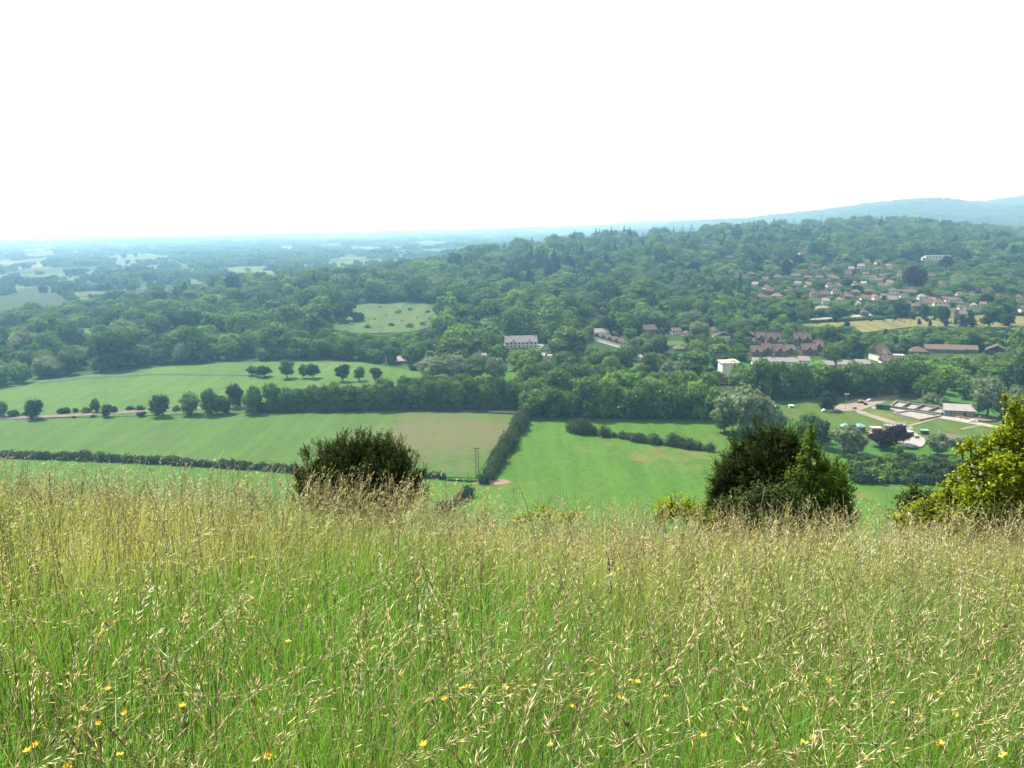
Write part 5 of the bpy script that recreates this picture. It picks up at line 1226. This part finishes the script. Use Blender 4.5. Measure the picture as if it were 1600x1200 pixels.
gn_scatter("far_woodland", pts, ids, scs, np.column_stack([np.zeros((len(pts), 2)), rng.uniform(-.5, .5, len(pts)) + np.pi * rng.integers(0, 2, len(pts))]), cps)
# single trees dotted over the far fields
G5 = "trees dotted over the far fields"; rf = random.Random(77); k = 0
for px, py in [(168, 424), (187, 421), (200, 413), (208, 418), (217, 412), (226, 418), (233, 411), (243, 415), (250, 410), (180, 408), (195, 404), (212, 403), (85, 437), (110, 434), (160, 433), (10, 449), (262, 418), (275, 415)]:
    q, h, w = seat(px, py, py - rf.uniform(6, 8.5), rf.uniform(6, 10), 1250)
    put_tree(rf.choice(['broad0', 'broad1', 'broad7']), q, h, w, "hazy round tree alone in the far green fields", 'tree', "field_tree", G5)

# ------------------------------------------------------------------ meadow on the near slope
GRASS = colmat("meadow_grass", .45)
HEADS = colmat("seed_heads", .38, .45, .05, (1.15, 1.1, .9))
rg = np.random.default_rng(99)
def scatter(n, y0, y1, pw=1.0, side=1.5):
    y = y0 + (y1 - y0) * rg.uniform(0, 1, n) ** pw; x = rg.uniform(-1, 1, n) * (.70 * y + side); return x, y, H(x, y)
def ribbons(x, y, z, L, Wd, lean, head, seg, cb, ct, curve=2.0):
    """Flat tapering blades bent over towards their heading; cb/ct are root and tip colours."""
    n = len(x); t = np.linspace(0, 1, seg + 1)[None, :]
    hx, hy = np.cos(head)[:, None], np.sin(head)[:, None]; hor = (lean * L)[:, None] * t ** curve
    up = L[:, None] * t * (1 - .38 * np.minimum(lean, 1.5)[:, None] * t)
    cx, cy_, cz = x[:, None] + hx * hor, y[:, None] + hy * hor, z[:, None] + up
    a = rg.uniform(0, 6.28, n); wx, wy = np.cos(a)[:, None], np.sin(a)[:, None]
    wd = Wd[:, None] * np.clip(1 - t, 0.04, 1) ** .6 * .5
    V = np.empty((n, seg + 1, 2, 3)); V[..., 0, 0] = cx - wx * wd; V[..., 0, 1] = cy_ - wy * wd; V[..., 1, 0] = cx + wx * wd; V[..., 1, 1] = cy_ + wy * wd; V[..., 0, 2] = cz; V[..., 1, 2] = cz
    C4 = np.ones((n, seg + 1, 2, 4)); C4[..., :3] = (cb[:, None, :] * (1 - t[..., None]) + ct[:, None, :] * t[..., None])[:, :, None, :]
    b = (np.arange(n) * (seg + 1) * 2)[:, None] + np.arange(seg)[None, :] * 2
    F = np.stack([b, b + 1, b + 3, b + 2], -1).reshape(-1, 4)
    return V.reshape(-1, 3), F, C4.reshape(-1, 4)
def pal(n, cols, jit=.18):
    c = np.array(cols)[rg.integers(0, len(cols), n)]; return np.clip(c * 1.06 * (1 + rg.normal(0, jit, (n, 1))) * (1 + rg.normal(0, .06, (n, 3))), .004, .9)
def join(parts):
    Vs, Fs, Cs = [], [], []; o = 0
    for V, F, C4 in parts: Vs.append(V); Fs.append(F + o); Cs.append(C4); o += len(V)
    return np.concatenate(Vs), np.concatenate(Fs), np.concatenate(Cs)
parts = []
# short bright turf
n = 95000; x, y, z = scatter(n, .9, 12.5, 1.25)
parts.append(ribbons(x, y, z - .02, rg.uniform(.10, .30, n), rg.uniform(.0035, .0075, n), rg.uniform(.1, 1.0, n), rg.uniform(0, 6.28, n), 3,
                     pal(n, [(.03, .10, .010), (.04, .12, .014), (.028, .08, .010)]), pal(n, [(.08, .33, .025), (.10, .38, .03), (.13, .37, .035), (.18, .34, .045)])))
# long thin leaves, thicker in some tussocks than in others
n = 150000; x, y, z = scatter(n, .9, 15, 1.15)
kp = rg.uniform(0, 1, n) < np.clip(.3 + 1.1 * wnoise(x, y, .8, 62) * (.6 + .8 * wnoise(x, y, 2.6, 63)), 0, 1); x, y, z = x[kp], y[kp], z[kp]; n = len(x)
dryk = np.clip(.20 + .7 * (wnoise(x, y, 1.9, 61) - .5) * 2 + .12 * (y - 3.0), 0, 1)[:, None]
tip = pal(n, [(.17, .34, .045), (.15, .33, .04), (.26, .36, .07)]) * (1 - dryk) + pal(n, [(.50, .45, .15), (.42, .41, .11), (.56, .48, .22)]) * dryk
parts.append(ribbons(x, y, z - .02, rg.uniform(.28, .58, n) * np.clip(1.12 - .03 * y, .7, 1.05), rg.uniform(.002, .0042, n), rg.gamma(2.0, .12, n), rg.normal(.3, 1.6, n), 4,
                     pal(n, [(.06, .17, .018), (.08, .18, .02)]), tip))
# dead straw and bent old stems lying through it
n = 34000; x, y, z = scatter(n, .9, 14.5, 1.1)
kp = rg.uniform(0, 1, n) < np.clip((y - .6) / 4.5, .12, 1) * (.4 + wnoise(x, y, 1.4, 64)); x, y, z = x[kp], y[kp], z[kp]; n = len(x)
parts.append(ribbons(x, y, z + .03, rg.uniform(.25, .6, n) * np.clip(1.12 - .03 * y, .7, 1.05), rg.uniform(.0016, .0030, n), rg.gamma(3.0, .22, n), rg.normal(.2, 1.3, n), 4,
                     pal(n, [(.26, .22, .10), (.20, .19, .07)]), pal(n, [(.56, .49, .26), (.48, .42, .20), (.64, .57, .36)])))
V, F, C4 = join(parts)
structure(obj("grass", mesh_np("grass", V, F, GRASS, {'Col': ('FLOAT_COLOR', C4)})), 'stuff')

def stems(n, x, y, z, L, lean, head, kind):
    """Flowering stems with their panicles: three-sided stalks and spindle-shaped spikelets."""
    seg = 6; t = np.linspace(0, 1, seg + 1)[None, :]
    hx, hy = np.cos(head)[:, None], np.sin(head)[:, None]
    def curve(tt, i=slice(None)):
        ln = lean[i][:, None]; l = L[i][:, None]
        hor = ln * l * (.35 * tt + .65 * tt ** 3); up = l * (tt - .30 * np.minimum(ln, 1.7) * tt ** 3)
        return np.stack([x[i][:, None] + hx[i] * hor, y[i][:, None] + hy[i] * hor, z[i][:, None] + up], -1)
    P = curve(t); r = (.0012 + .0006 * rg.uniform(0, 1, n))[:, None] * (1.15 - .75 * t)
    V = np.empty((n, seg + 1, 3, 3))
    for k in range(3):
        a = 2.094 * k + .4; V[:, :, k, 0] = P[..., 0] + r * math.cos(a); V[:, :, k, 1] = P[..., 1] + r * math.sin(a); V[:, :, k, 2] = P[..., 2]
    cb = pal(n, [(.05, .12, .02), (.06, .13, .025), (.07, .12, .03)]); ct = pal(n, [(.24, .20, .07), (.36, .33, .11), (.15, .12, .05), (.28, .31, .09)])
    C4 = np.ones((n, seg + 1, 3, 4)); tt = np.clip((t - .25) / .6, 0, 1); C4[..., :3] = (cb[:, None] * (1 - tt[..., None]) + ct[:, None] * tt[..., None])[:, :, None, :]
    b = (np.arange(n) * (seg + 1) * 3)[:, None] + np.arange(seg)[None, :] * 3; Fs = []
    for k in range(3):
        k2 = (k + 1) % 3; Fs.append(np.stack([b + k, b + k2, b + 3 + k2, b + 3 + k], -1).reshape(-1, 4))
    F = np.concatenate(Fs)
    tri = np.concatenate([F[:, [0, 1, 2]], F[:, [0, 2, 3]]])
    # spikelets
    ns = rg.integers(*((8, 20) if kind == 0 else (22, 40)), n); own = np.repeat(np.arange(n), ns); m = len(own)
    ts = rg.uniform(.72 if kind == 0 else .84, 1.0, m); P0 = curve(ts[:, None], own)[:, 0]; P1 = curve((ts + .02)[:, None], own)[:, 0]
    tg = P1 - P0; tg /= np.linalg.norm(tg, axis=1, keepdims=True) + 1e-9
    sd = rg.normal(size=(m, 3)); sd[:, 0] += .55 * np.cos(head[own]); sd[:, 1] += .55 * np.sin(head[own]); sd /= np.linalg.norm(sd, axis=1, keepdims=True)
    open_ = (rg.uniform(.10, .55, n) if kind == 0 else rg.uniform(.08, .25, n))[own][:, None]
    d = tg * (1 - open_ * .6) + sd * open_; d[:, 2] -= .22 * open_[:, 0]; d /= np.linalg.norm(d, axis=1, keepdims=True)
    ped = rg.uniform(.002, .02, m)[:, None] if kind == 0 else rg.uniform(.0, .006, m)[:, None]
    ln = rg.uniform(.016, .036, m)[:, None] if kind == 0 else rg.uniform(.006, .012, m)[:, None]
    wd = rg.uniform(.0010, .0020, m)[:, None] if kind == 0 else rg.uniform(.0012, .0022, m)[:, None]
    a = np.cross(d, [0.1, .2, 1.0]); a /= np.linalg.norm(a, axis=1, keepdims=True) + 1e-9; b2 = np.cross(d, a)
    q0 = P0 + d * ped * .6; q1 = P0 + d * (ped + ln * .38); q2 = P0 + d * (ped + ln)
    SV = np.stack([q0] + [q1 + wd * (a * math.cos(2.094 * k) + b2 * math.sin(2.094 * k)) for k in range(3)] + [q2], 1)
    hc = pal(n, [(.60, .53, .27), (.52, .47, .20), (.44, .42, .15), (.25, .19, .09), (.72, .65, .42), (.42, .43, .14), (.34, .27, .14), (.50, .47, .18)] if kind == 0 else [(.27, .21, .11), (.19, .13, .08), (.35, .29, .14)], .2)[own]
    hc = np.clip(hc * (1 + rg.normal(0, .2, (m, 1))), .02, .75)
    SC = np.ones((m, 5, 4)); SC[..., :3] = hc[:, None]; SC[:, 0, :3] *= .7
    o = n * (seg + 1) * 3 + np.arange(m)[:, None] * 5
    ST = np.concatenate([o + f for f in ([0, 2, 1], [0, 3, 2], [0, 1, 3], [4, 1, 2], [4, 2, 3], [4, 3, 1])])
    return np.concatenate([V.reshape(-1, 3), SV.reshape(-1, 3)]), np.concatenate([tri, ST]), np.concatenate([C4.reshape(-1, 4), SC.reshape(-1, 4)])
n = 22000; x, y, z = scatter(n, .85, 15.5, .95)
kp = rg.uniform(0, 1, n) < np.clip(.25 + 1.1 * wnoise(x, y, 1.7, 71) + .03 * y, 0, 1) * np.clip((y - .2) / 2.2, .15, 1) * np.clip(1.32 - .06 * y, .5, 1); x, y, z = x[kp], y[kp], z[kp]; n = len(x)
lean = np.where(rg.uniform(0, 1, n) < .24, rg.uniform(.5, 1.4, n), rg.gamma(2.2, .14, n))
st = stems(n, x, y, z - .02, rg.uniform(.46, .86, n) * (1 + .3 * (wnoise(x, y, 1.3, 72) - .5)) * np.clip(1.2 - .036 * y, .66, 1.05), lean, rg.normal(.2, 1.5, n), 0)
n2 = 2100; x, y, z = scatter(n2, 1.2, 14, .95)
st2 = stems(n2, x, y, z - .02, rg.uniform(.5, .95, n2) * np.clip(1.2 - .036 * y, .66, 1.05), rg.gamma(2.2, .11, n2), rg.normal(2.6, 1.4, n2), 1)
V, F, C4 = join([st, st2])
structure(obj("seeding_grass", mesh_np("seeding_grass", V, F, HEADS, {'Col': ('FLOAT_COLOR', C4)})), 'stuff')

# buttercups
PETAL = plain("buttercup_petal", (.78, .52, .015), (.72, .44, .01), 40, .35, .5); STALK = plain("flower_stalk", (.07, .16, .03), None, 20)
fm = MB()
for k in range(5):
    a = 2 * math.pi * k / 5; c, s = math.cos(a), math.sin(a); c2, s2 = -s, c
    ring = [(0, 0, 0), (.006, -.0045, .001), (.012, -.005, .005), (.0135, 0, .007), (.012, .005, .005), (.006, .0045, .001)]
    fm.add([(u * c + v * c2, u * s + v * s2, w) for u, v, w in ring] + [(u * c + v * c2, u * s + v * s2, w - .0008) for u, v, w in ring], [tuple(range(6)), tuple(range(11, 5, -1))])
fm.lathe(0, 0, [(.003, 0), (.0038, .003), (.002, .005)], 8)
pet = fm.mesh("flower", PETAL); sm = MB(); sm.tube([(0, 0, -.4), (.012, .01, -.2), (0, 0, 0)], [.0013, .0012, .001], 5); stk = sm.mesh("stalk", STALK)
BC = [(153, 1130), (130, 1105), (285, 1103), (43, 1173), (56, 1164), (195, 1114), (133, 1108), (187, 1180), (106, 1197), (312, 1046), (290, 962), (292, 972), (450, 1003), (420, 1180), (168, 1076), (394, 870), (722, 1076), (732, 1074), (789, 1075), (893, 1103), (662, 1163), (752, 1166), (985, 1064), (996, 1066), (968, 1091), (1040, 1089), (1162, 1131), (1164, 1108), (1211, 1162), (1256, 1161), (1470, 1163), (1433, 1175), (1465, 1083), (1492, 1118), (1569, 1182), (1394, 1099), (1271, 1153), (560, 1036), (1293, 1062), (1438, 1120), (695, 1092), (15, 1060), (92, 1070), (1333, 970), (600, 1120), (1100, 1150), (860, 1165), (1530, 1050)]
rbc = random.Random(3)
for i, (px, py) in enumerate(BC):
    d = _f0 + CR * ((px - 800) / FPX) - CU * ((py - 600) / FPX); hh = rbc.uniform(.36, .5); yy = .5
    while yy < 14:
        q = EYE + d * yy / d[1]
        if q[2] - float(H(q[0], q[1])) < hh: break
        yy += .02
    t = thing("buttercup", f"yellow buttercup {'low in the front grass' if py > 1140 else 'among the tall stems' if py < 1050 else 'in the green turf'}, {'at the left' if px < 400 else 'left of the middle' if px < 800 else 'right of the middle' if px < 1200 else 'at the right'}", "flower", q, rbc.uniform(0, 6.28), "buttercups in the meadow")
    t.scale = (rbc.uniform(.55, .95),) * 3; t.rotation_euler = (rbc.uniform(-.1, .75), rbc.uniform(-.4, .4), rbc.uniform(0, 6.28))
    obj("flower", pet, t); obj("stalk", stk, t)

# ------------------------------------------------------------------ bushes on the crest
def shoots(pos, axis, L, rad, needles, nl, nw, rng_):
    """Bottle-brush shoots: a twig with short needles all round."""
    n = len(pos); t = np.linspace(.05, 1, needles)[None, :] + rng_.uniform(-.02, .02, (n, needles))
    a = np.cross(axis, rng_.normal(size=(n, 3))); a /= np.linalg.norm(a, axis=1, keepdims=True); b = np.cross(axis, a)
    ph = np.arange(needles)[None, :] * 2.4 + rng_.uniform(0, 6.28, (n, 1))
    bend = rng_.normal(0, .10, (n, 1, 3)) * (t ** 2)[..., None] * L[:, None, None]
    c = pos[:, None] + axis[:, None] * (t * L[:, None])[..., None] + bend
    rd = a[:, None] * np.cos(ph)[..., None] + b[:, None] * np.sin(ph)[..., None]
    dirn = rd * .85 + axis[:, None] * rng_.uniform(.35, .8, (n, needles, 1)); dirn /= np.linalg.norm(dirn, axis=2, keepdims=True)
    sd = np.cross(dirn, axis[:, None]); sd /= np.linalg.norm(sd, axis=2, keepdims=True) + 1e-9
    l = nl * rng_.uniform(.7, 1.2, (n, needles, 1)) * np.where(t > .85, .65, 1.0)[..., None]
    Q = np.stack([c, c + dirn * l * .5 + sd * nw * .5, c + dirn * l, c + dirn * l * .5 - sd * nw * .5], 2)
    m = n * needles; k = np.arange(m)[:, None] * 4
    var = np.clip(.45 + .45 * (t - .5) + rng_.normal(0, .18, (n, needles)) + rng_.normal(0, .15, (n, 1)), 0, 1)
    return Q.reshape(-1, 3), np.concatenate([k + [0, 1, 2], k + [0, 2, 3]]), np.repeat(var.ravel(), 4)
def yew_bush(name, label, base, rx, ry, h, nsh, seed, upright=.75, lumps=None, sl=(.22, .42), cz=.6):
    r_ = np.random.default_rng(seed); t = thing(name, label, "bush", base)
    lumps = lumps or [(0, 0, 0, 1, 1, 1)]
    P, A, L, T = [], [], [], []; cores = []
    for lx, ly, lz, sx, sy, sz in lumps:
        m = max(8, int(nsh * sx * sz)); d = rdir(r_, m, .25); d[:, 2] = np.where(d[:, 2] < -.3, -d[:, 2] * .6, d[:, 2])
        sh = r_.uniform(.5, 1.0, m) ** .6
        lump = 1 + .10 * np.sin(d[:, 0] * 7 + seed) * np.cos(d[:, 1] * 6) + .07 * np.sin(d[:, 2] * 11 + d[:, 0] * 9)
        p = d * (sh * lump)[:, None] * np.array([rx * sx, ry * sy, h * (1 - cz) * sz]) + np.array([lx * rx, ly * ry, h * cz * sz + lz * h])
        ax = d * np.array([1, 1, .8]) * (1 - upright) + np.array([0, 0, upright]) + r_.normal(0, .10, (m, 3)); ax /= np.linalg.norm(ax, axis=1, keepdims=True)
        l = r_.uniform(*sl, m)
        # each plume is a leader with side shoots that shorten towards its tip
        for q in range(11):
            t_ = q / 10; rd = np.cross(ax, r_.normal(size=(m, 3))); rd /= np.linalg.norm(rd, axis=1, keepdims=True)
            if q == 10: rd *= .1
            a2 = ax * .85 + rd * .62; a2 /= np.linalg.norm(a2, axis=1, keepdims=True)
            P.append(p + ax * (l * (t_ * .8 - .75))[:, None]); A.append(a2); L.append(l * (.50 - .22 * t_) * r_.uniform(.8, 1.15, m)); T.append(np.full(m, t_))
        cores.append((lx * rx, ly * ry, h * (cz - .02) * sz + lz * h, rx * sx * .76, ry * sy * .76, h * (1 - cz) * sz * .8)); cores.append((lx * rx, ly * ry, h * .32 * sz + lz * h, rx * sx * .6, ry * sy * .6, h * .3 * sz))
    P, A, L, T = np.concatenate(P), np.concatenate(A), np.concatenate(L), np.concatenate(T)
    V, F, var = shoots(P, A, L, .03, 16, .026, .012, r_)
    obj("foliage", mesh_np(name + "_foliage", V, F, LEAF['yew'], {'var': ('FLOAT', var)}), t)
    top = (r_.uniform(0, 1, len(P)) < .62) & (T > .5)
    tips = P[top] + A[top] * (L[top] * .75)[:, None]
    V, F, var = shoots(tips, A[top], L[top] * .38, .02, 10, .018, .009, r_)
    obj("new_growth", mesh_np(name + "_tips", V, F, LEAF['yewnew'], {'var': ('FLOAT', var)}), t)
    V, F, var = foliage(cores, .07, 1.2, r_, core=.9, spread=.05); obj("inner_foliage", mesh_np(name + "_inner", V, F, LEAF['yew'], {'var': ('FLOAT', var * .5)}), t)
    mb = MB()
    for k in range(9):
        a = 2 * math.pi * k / 9 + r_.uniform(-.2, .2); e = r_.uniform(.45, .8)
        mb.tube([(0, 0, -.15), (math.cos(a) * rx * e * .4, math.sin(a) * ry * e * .4, h * .2), (math.cos(a) * rx * e, math.sin(a) * ry * e, h * .55)], [.05, .035, .012], 6)
    mb.build("stem", BARK, t); return t
def near_base(px, y): x = near_at(px, y); return np.array([x, y, float(H(x, y)) - .05])
def top_h(px, py, y):
    """Height above the ground of what is seen at a pixel at distance y."""
    d = _f0 + CR * ((px - 800) / FPX) - CU * ((py - 600) / FPX); q = EYE + d * y / d[1]; return q[2] - float(H(q[0], q[1]))
y = 12.0; b = near_base(558, y); h = top_h(558, 672, y)
yew_bush("juniper_bush", "dark rounded juniper bush with upright spiky shoots on the grassy crest", b, 108 * y / FPX, 85 * y / FPX, h, 780, 1, .70, None, (.22, .36))
y = 13.2; b = near_base(1198, y); h = top_h(1190, 654, y); u_ = y / FPX / 1.0
yew_bush("yew_bush", "big dark ragged yew on the crest with a bright green sapling in front", b, 82 * u_, 70 * u_, h, 420, 2, .32,
         [(-.02, 0, .06, .98, .9, .96), (-.5, .1, .02, .66, .6, .86), (.3, .1, .08, .72, .6, .92), (.85, -.1, .0, .68, .6, .76), (1.30, .2, .04, .52, .4, .76), (-.85, 0, .0, .36, .3, .72)], (.24, .42))

LEAFV = [(0, 0, 0), (.30, .36, .05), (.72, .27, .03), (1, 0, -.06), (.72, -.27, .03), (.30, -.36, .05)]
def leaves(pos, nrm, size, rng_, droop=.3):
    """Real leaf outlines, folded along the midrib."""
    n = len(pos); d = rng_.normal(size=(n, 3)); d[:, 2] -= droop; d -= nrm * (d * nrm).sum(1, keepdims=True) * .7; d /= np.linalg.norm(d, axis=1, keepdims=True) + 1e-9
    s = np.cross(nrm, d); s /= np.linalg.norm(s, axis=1, keepdims=True) + 1e-9; u = np.cross(d, s)
    Q = np.stack([pos + size[:, None] * (d * a + s * b_ + u * c) for a, b_, c in LEAFV], 1)
    k = np.arange(n)[:, None] * 6
    return Q.reshape(-1, 3), np.concatenate([k + [0, 1, 3], k + [1, 2, 3], k + [0, 3, 5], k + [3, 4, 5]])
def leafy(name, label, base, lobes, leaf, n, size, seed, stems_=7, core=.72, cat="bush", spray=.35):
    """A leafy shrub: leaves crowd on short twigs over and inside each mass, with loose sprays at the edge."""
    r_ = np.random.default_rng(seed); t = thing(name, label, cat, base); L = np.asarray(lobes, float)
    wgt = (L[:, 3] * L[:, 5]); cnt = np.maximum(6, (n / 9 * wgt / wgt.sum()).astype(int)); P, Nn, vr = [], [], []; tw = MB()
    for l, c in zip(L, cnt):
        d = rdir(r_, c, .2); k = np.where(r_.uniform(0, 1, c) < .14, r_.uniform(1.05, 1.0 + spray, c), r_.uniform(.72, 1.04, c))
        q = l[:3] + d * l[3:6] * k[:, None]; cv = r_.uniform(.2, .8, c)
        ax = d * .6 + np.array([0, 0, .45]) + r_.normal(0, .3, (c, 3)); ax /= np.linalg.norm(ax, axis=1, keepdims=True)
        for j in range(9):
            P.append(q + ax * (j / 9 - .5) * size * 3.2 + r_.normal(0, size * .45, (c, 3))); nn = d * .6 + np.array([0, 0, .7]) + r_.normal(0, .55, (c, 3)); Nn.append(nn / np.linalg.norm(nn, axis=1, keepdims=True)); vr.append(np.clip(cv + r_.normal(0, .2, c), 0, 1))
        for j in np.nonzero(k > 1.02)[0][:40]:
            tw.tube([l[:3] + d[j] * l[3:6] * .6, q[j] + ax[j] * size * 1.5], [.006, .002], 4)
    P, Nn, vr = np.concatenate(P), np.concatenate(Nn), np.concatenate(vr)
    V, F = leaves(P, Nn, size * r_.uniform(.6, 1.3, len(P)), r_)
    obj("foliage", mesh_np(name + "_foliage", V, F, leaf, {'var': ('FLOAT', np.repeat(vr, 6))}), t)
    if core > 0:
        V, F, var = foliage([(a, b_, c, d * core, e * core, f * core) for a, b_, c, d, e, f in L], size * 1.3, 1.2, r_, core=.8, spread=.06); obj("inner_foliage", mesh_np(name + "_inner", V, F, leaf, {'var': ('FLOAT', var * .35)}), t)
    lo = L[:, 2].max()
    for k in range(stems_):
        l = L[r_.integers(0, len(L))]; tw.tube([(r_.normal(0, .12), r_.normal(0, .12), -.15), (l[0] * .5, l[1] * .5, max(.1, l[2] * .5)), (l[0], l[1], l[2])], [.028, .018, .008], 6)
    tw.build("stem", BARK, t); return t
# leafy sapling and brambles before the yew
def lobes_px(y, base, items):
    """Leaf masses from pixel centres and half sizes at a distance."""
    out = []
    for px, py, rx, ry, dy in items:
        yy = y + dy; x = near_at(px, yy); s = yy / FPX
        d = _f0 + CR * ((px - 800) / FPX) - CU * ((py - 600) / FPX); q = EYE + d * yy / d[1]
        out.append((q[0] - base[0], yy - base[1], q[2] - base[2], rx * s, max(rx, ry) * s * .8, ry * s))
    return out
y = 12.2; b = near_base(1272, y)
leafy("thorn_sapling", "leafy bright green sapling rising to a thin point in front of the dark yew", b, lobes_px(y, b, [(1266, 668, 3, 9, 0), (1268, 682, 5, 10, 0), (1264, 698, 8, 11, 0), (1276, 710, 10, 10, 0), (1256, 722, 13, 12, .1), (1284, 730, 15, 12, 0), (1244, 746, 17, 14, -.1), (1306, 742, 13, 11, .1), (1270, 748, 18, 14, 0), (1290, 766, 28, 20, 0), (1318, 772, 16, 18, 0), (1262, 784, 30, 20, -.1), (1304, 798, 30, 22, 0), (1325, 806, 18, 18, .1), (1275, 812, 36, 22, 0)]), LEAF['hawthorn'], 9500, .038, 5, 5, .6)
y = 11.2; b = near_base(1190, y)
leafy("bramble", "sprawling grey-green brambles at the foot of the dark yew", b, lobes_px(y, b, [(1130, 800, 22, 20, 0), (1160, 786, 26, 24, 0), (1195, 780, 30, 26, 0), (1230, 778, 26, 26, 0), (1210, 806, 34, 24, -.2), (1165, 812, 32, 22, -.2), (1245, 806, 24, 22, 0)]), LEAF['bramble'], 5200, .036, 6, 5, .5, "bramble")
y = 10.6; b = near_base(1056, y)
leafy("bramble", "low yellowish bramble mound left of the dark yew, in the grass", b, lobes_px(y, b, [(1052, 796, 28, 20, 0), (1078, 800, 24, 18, .1), (1035, 806, 18, 14, 0), (1100, 812, 18, 14, 0)]), LEAF['elder'], 2300, .030, 7, 4, .5, "bramble")
y = 10.4; b = near_base(860, y)
leafy("bramble", "faint low scrubby plant in the middle of the grassy crest", b, lobes_px(y, b, [(850, 806, 26, 14, 0), (890, 808, 24, 12, .1), (820, 810, 16, 10, 0)]), LEAF['elder'], 1100, .026, 17, 4, .4, "bramble")
y = 9.4; b = near_base(1560, y)
items = [(1588, 664, 20, 22, .1), (1606, 650, 16, 24, .2), (1568, 684, 18, 16, 0), (1604, 700, 34, 32, 0), (1544, 698, 14, 12, 0), (1516, 694, 9, 7, .1), (1502, 706, 7, 6, .1), (1538, 716, 20, 14, .1), (1522, 738, 22, 18, 0), (1566, 738, 40, 32, -.2), (1612, 745, 40, 40, 0), (1490, 752, 12, 10, .1), (1498, 776, 26, 18, 0), (1470, 782, 14, 12, .1), (1536, 780, 40, 28, -.2), (1590, 790, 46, 36, -.2), (1640, 700, 40, 50, .2), (1640, 780, 44, 50, 0), (1472, 806, 34, 20, 0), (1446, 812, 18, 14, .1), (1444, 790, 10, 9, .1), (1424, 798, 12, 9, .2), (1408, 812, 14, 9, .2), (1526, 822, 44, 24, -.2), (1595, 826, 48, 28, -.2), (1580, 640, 6, 9, .1), (1572, 622, 4, 7, .1), (1590, 630, 5, 8, .1)]
t = leafy("elder_shrub", "large sunlit yellow-green shrub with a few white flowers at the right", b, lobes_px(y, b, items), LEAF['elder'], 36000, .035, 8, 9, .5, 'bush', .7)
fl = MB(); rr_ = random.Random(4)
for k in range(26):
    a, e = rr_.uniform(0, 6.28), rr_.uniform(0, .05); fl.lathe(math.cos(a) * e, math.sin(a) * e, [(.004, rr_.uniform(-.006, .004)), (.009, .006), (.003, .011)], 6)
um = fl.mesh("flower_head", plain("white_blossom", (.75, .73, .62), (.66, .64, .5), 30))
for px, py, dy in [(1519, 728, -.30), (1532, 740, -.42), (1498, 747, -.2), (1527, 762, -.5), (1522, 750, -.45)]:
    l = lobes_px(y, b, [(px, py, 1, 1, dy)])[0]; o = obj("flower_head", um, t, l[:3]); o.rotation_euler = (1.0, .2, .3); o.scale = (.5, .5, .5)
y = 10.2; b = near_base(1425, y)
leafy("thorn_bush", "small brownish leafy bush left of the yellow-green shrub", b, lobes_px(y, b, [(1428, 770, 16, 14, 0), (1448, 782, 22, 18, 0), (1415, 788, 16, 16, .1), (1440, 806, 30, 22, 0), (1405, 812, 18, 16, .1), (1472, 800, 16, 16, 0)]), LEAF['bramble'], 2600, .034, 9, 5, .45)

# ------------------------------------------------------------------ haze
ZT_ = 420.0; HB = 44000.0; Z0 = float(H(np.linspace(-20000, 20000, 50), np.full(50, 5000.0)).min()) - 12
mb = MB(); mb.box(0, 0, Z0, 2 * HB, 2 * HB, ZT_ - Z0)
m, nt, out = new_mat("haze_air"); pv = N(nt, "ShaderNodeVolumePrincipled")
pv.inputs["Color"].default_value = (.31, .63, 1.0, 1); pv.inputs["Density"].default_value = 2.0e-4; pv.inputs["Anisotropy"].default_value = .6
pv.inputs["Absorption Color"].default_value = (1, 1, 1, 1)
nt.links.new(pv.outputs[0], out.inputs["Volume"])
structure(mb.build("haze", m), 'stuff')
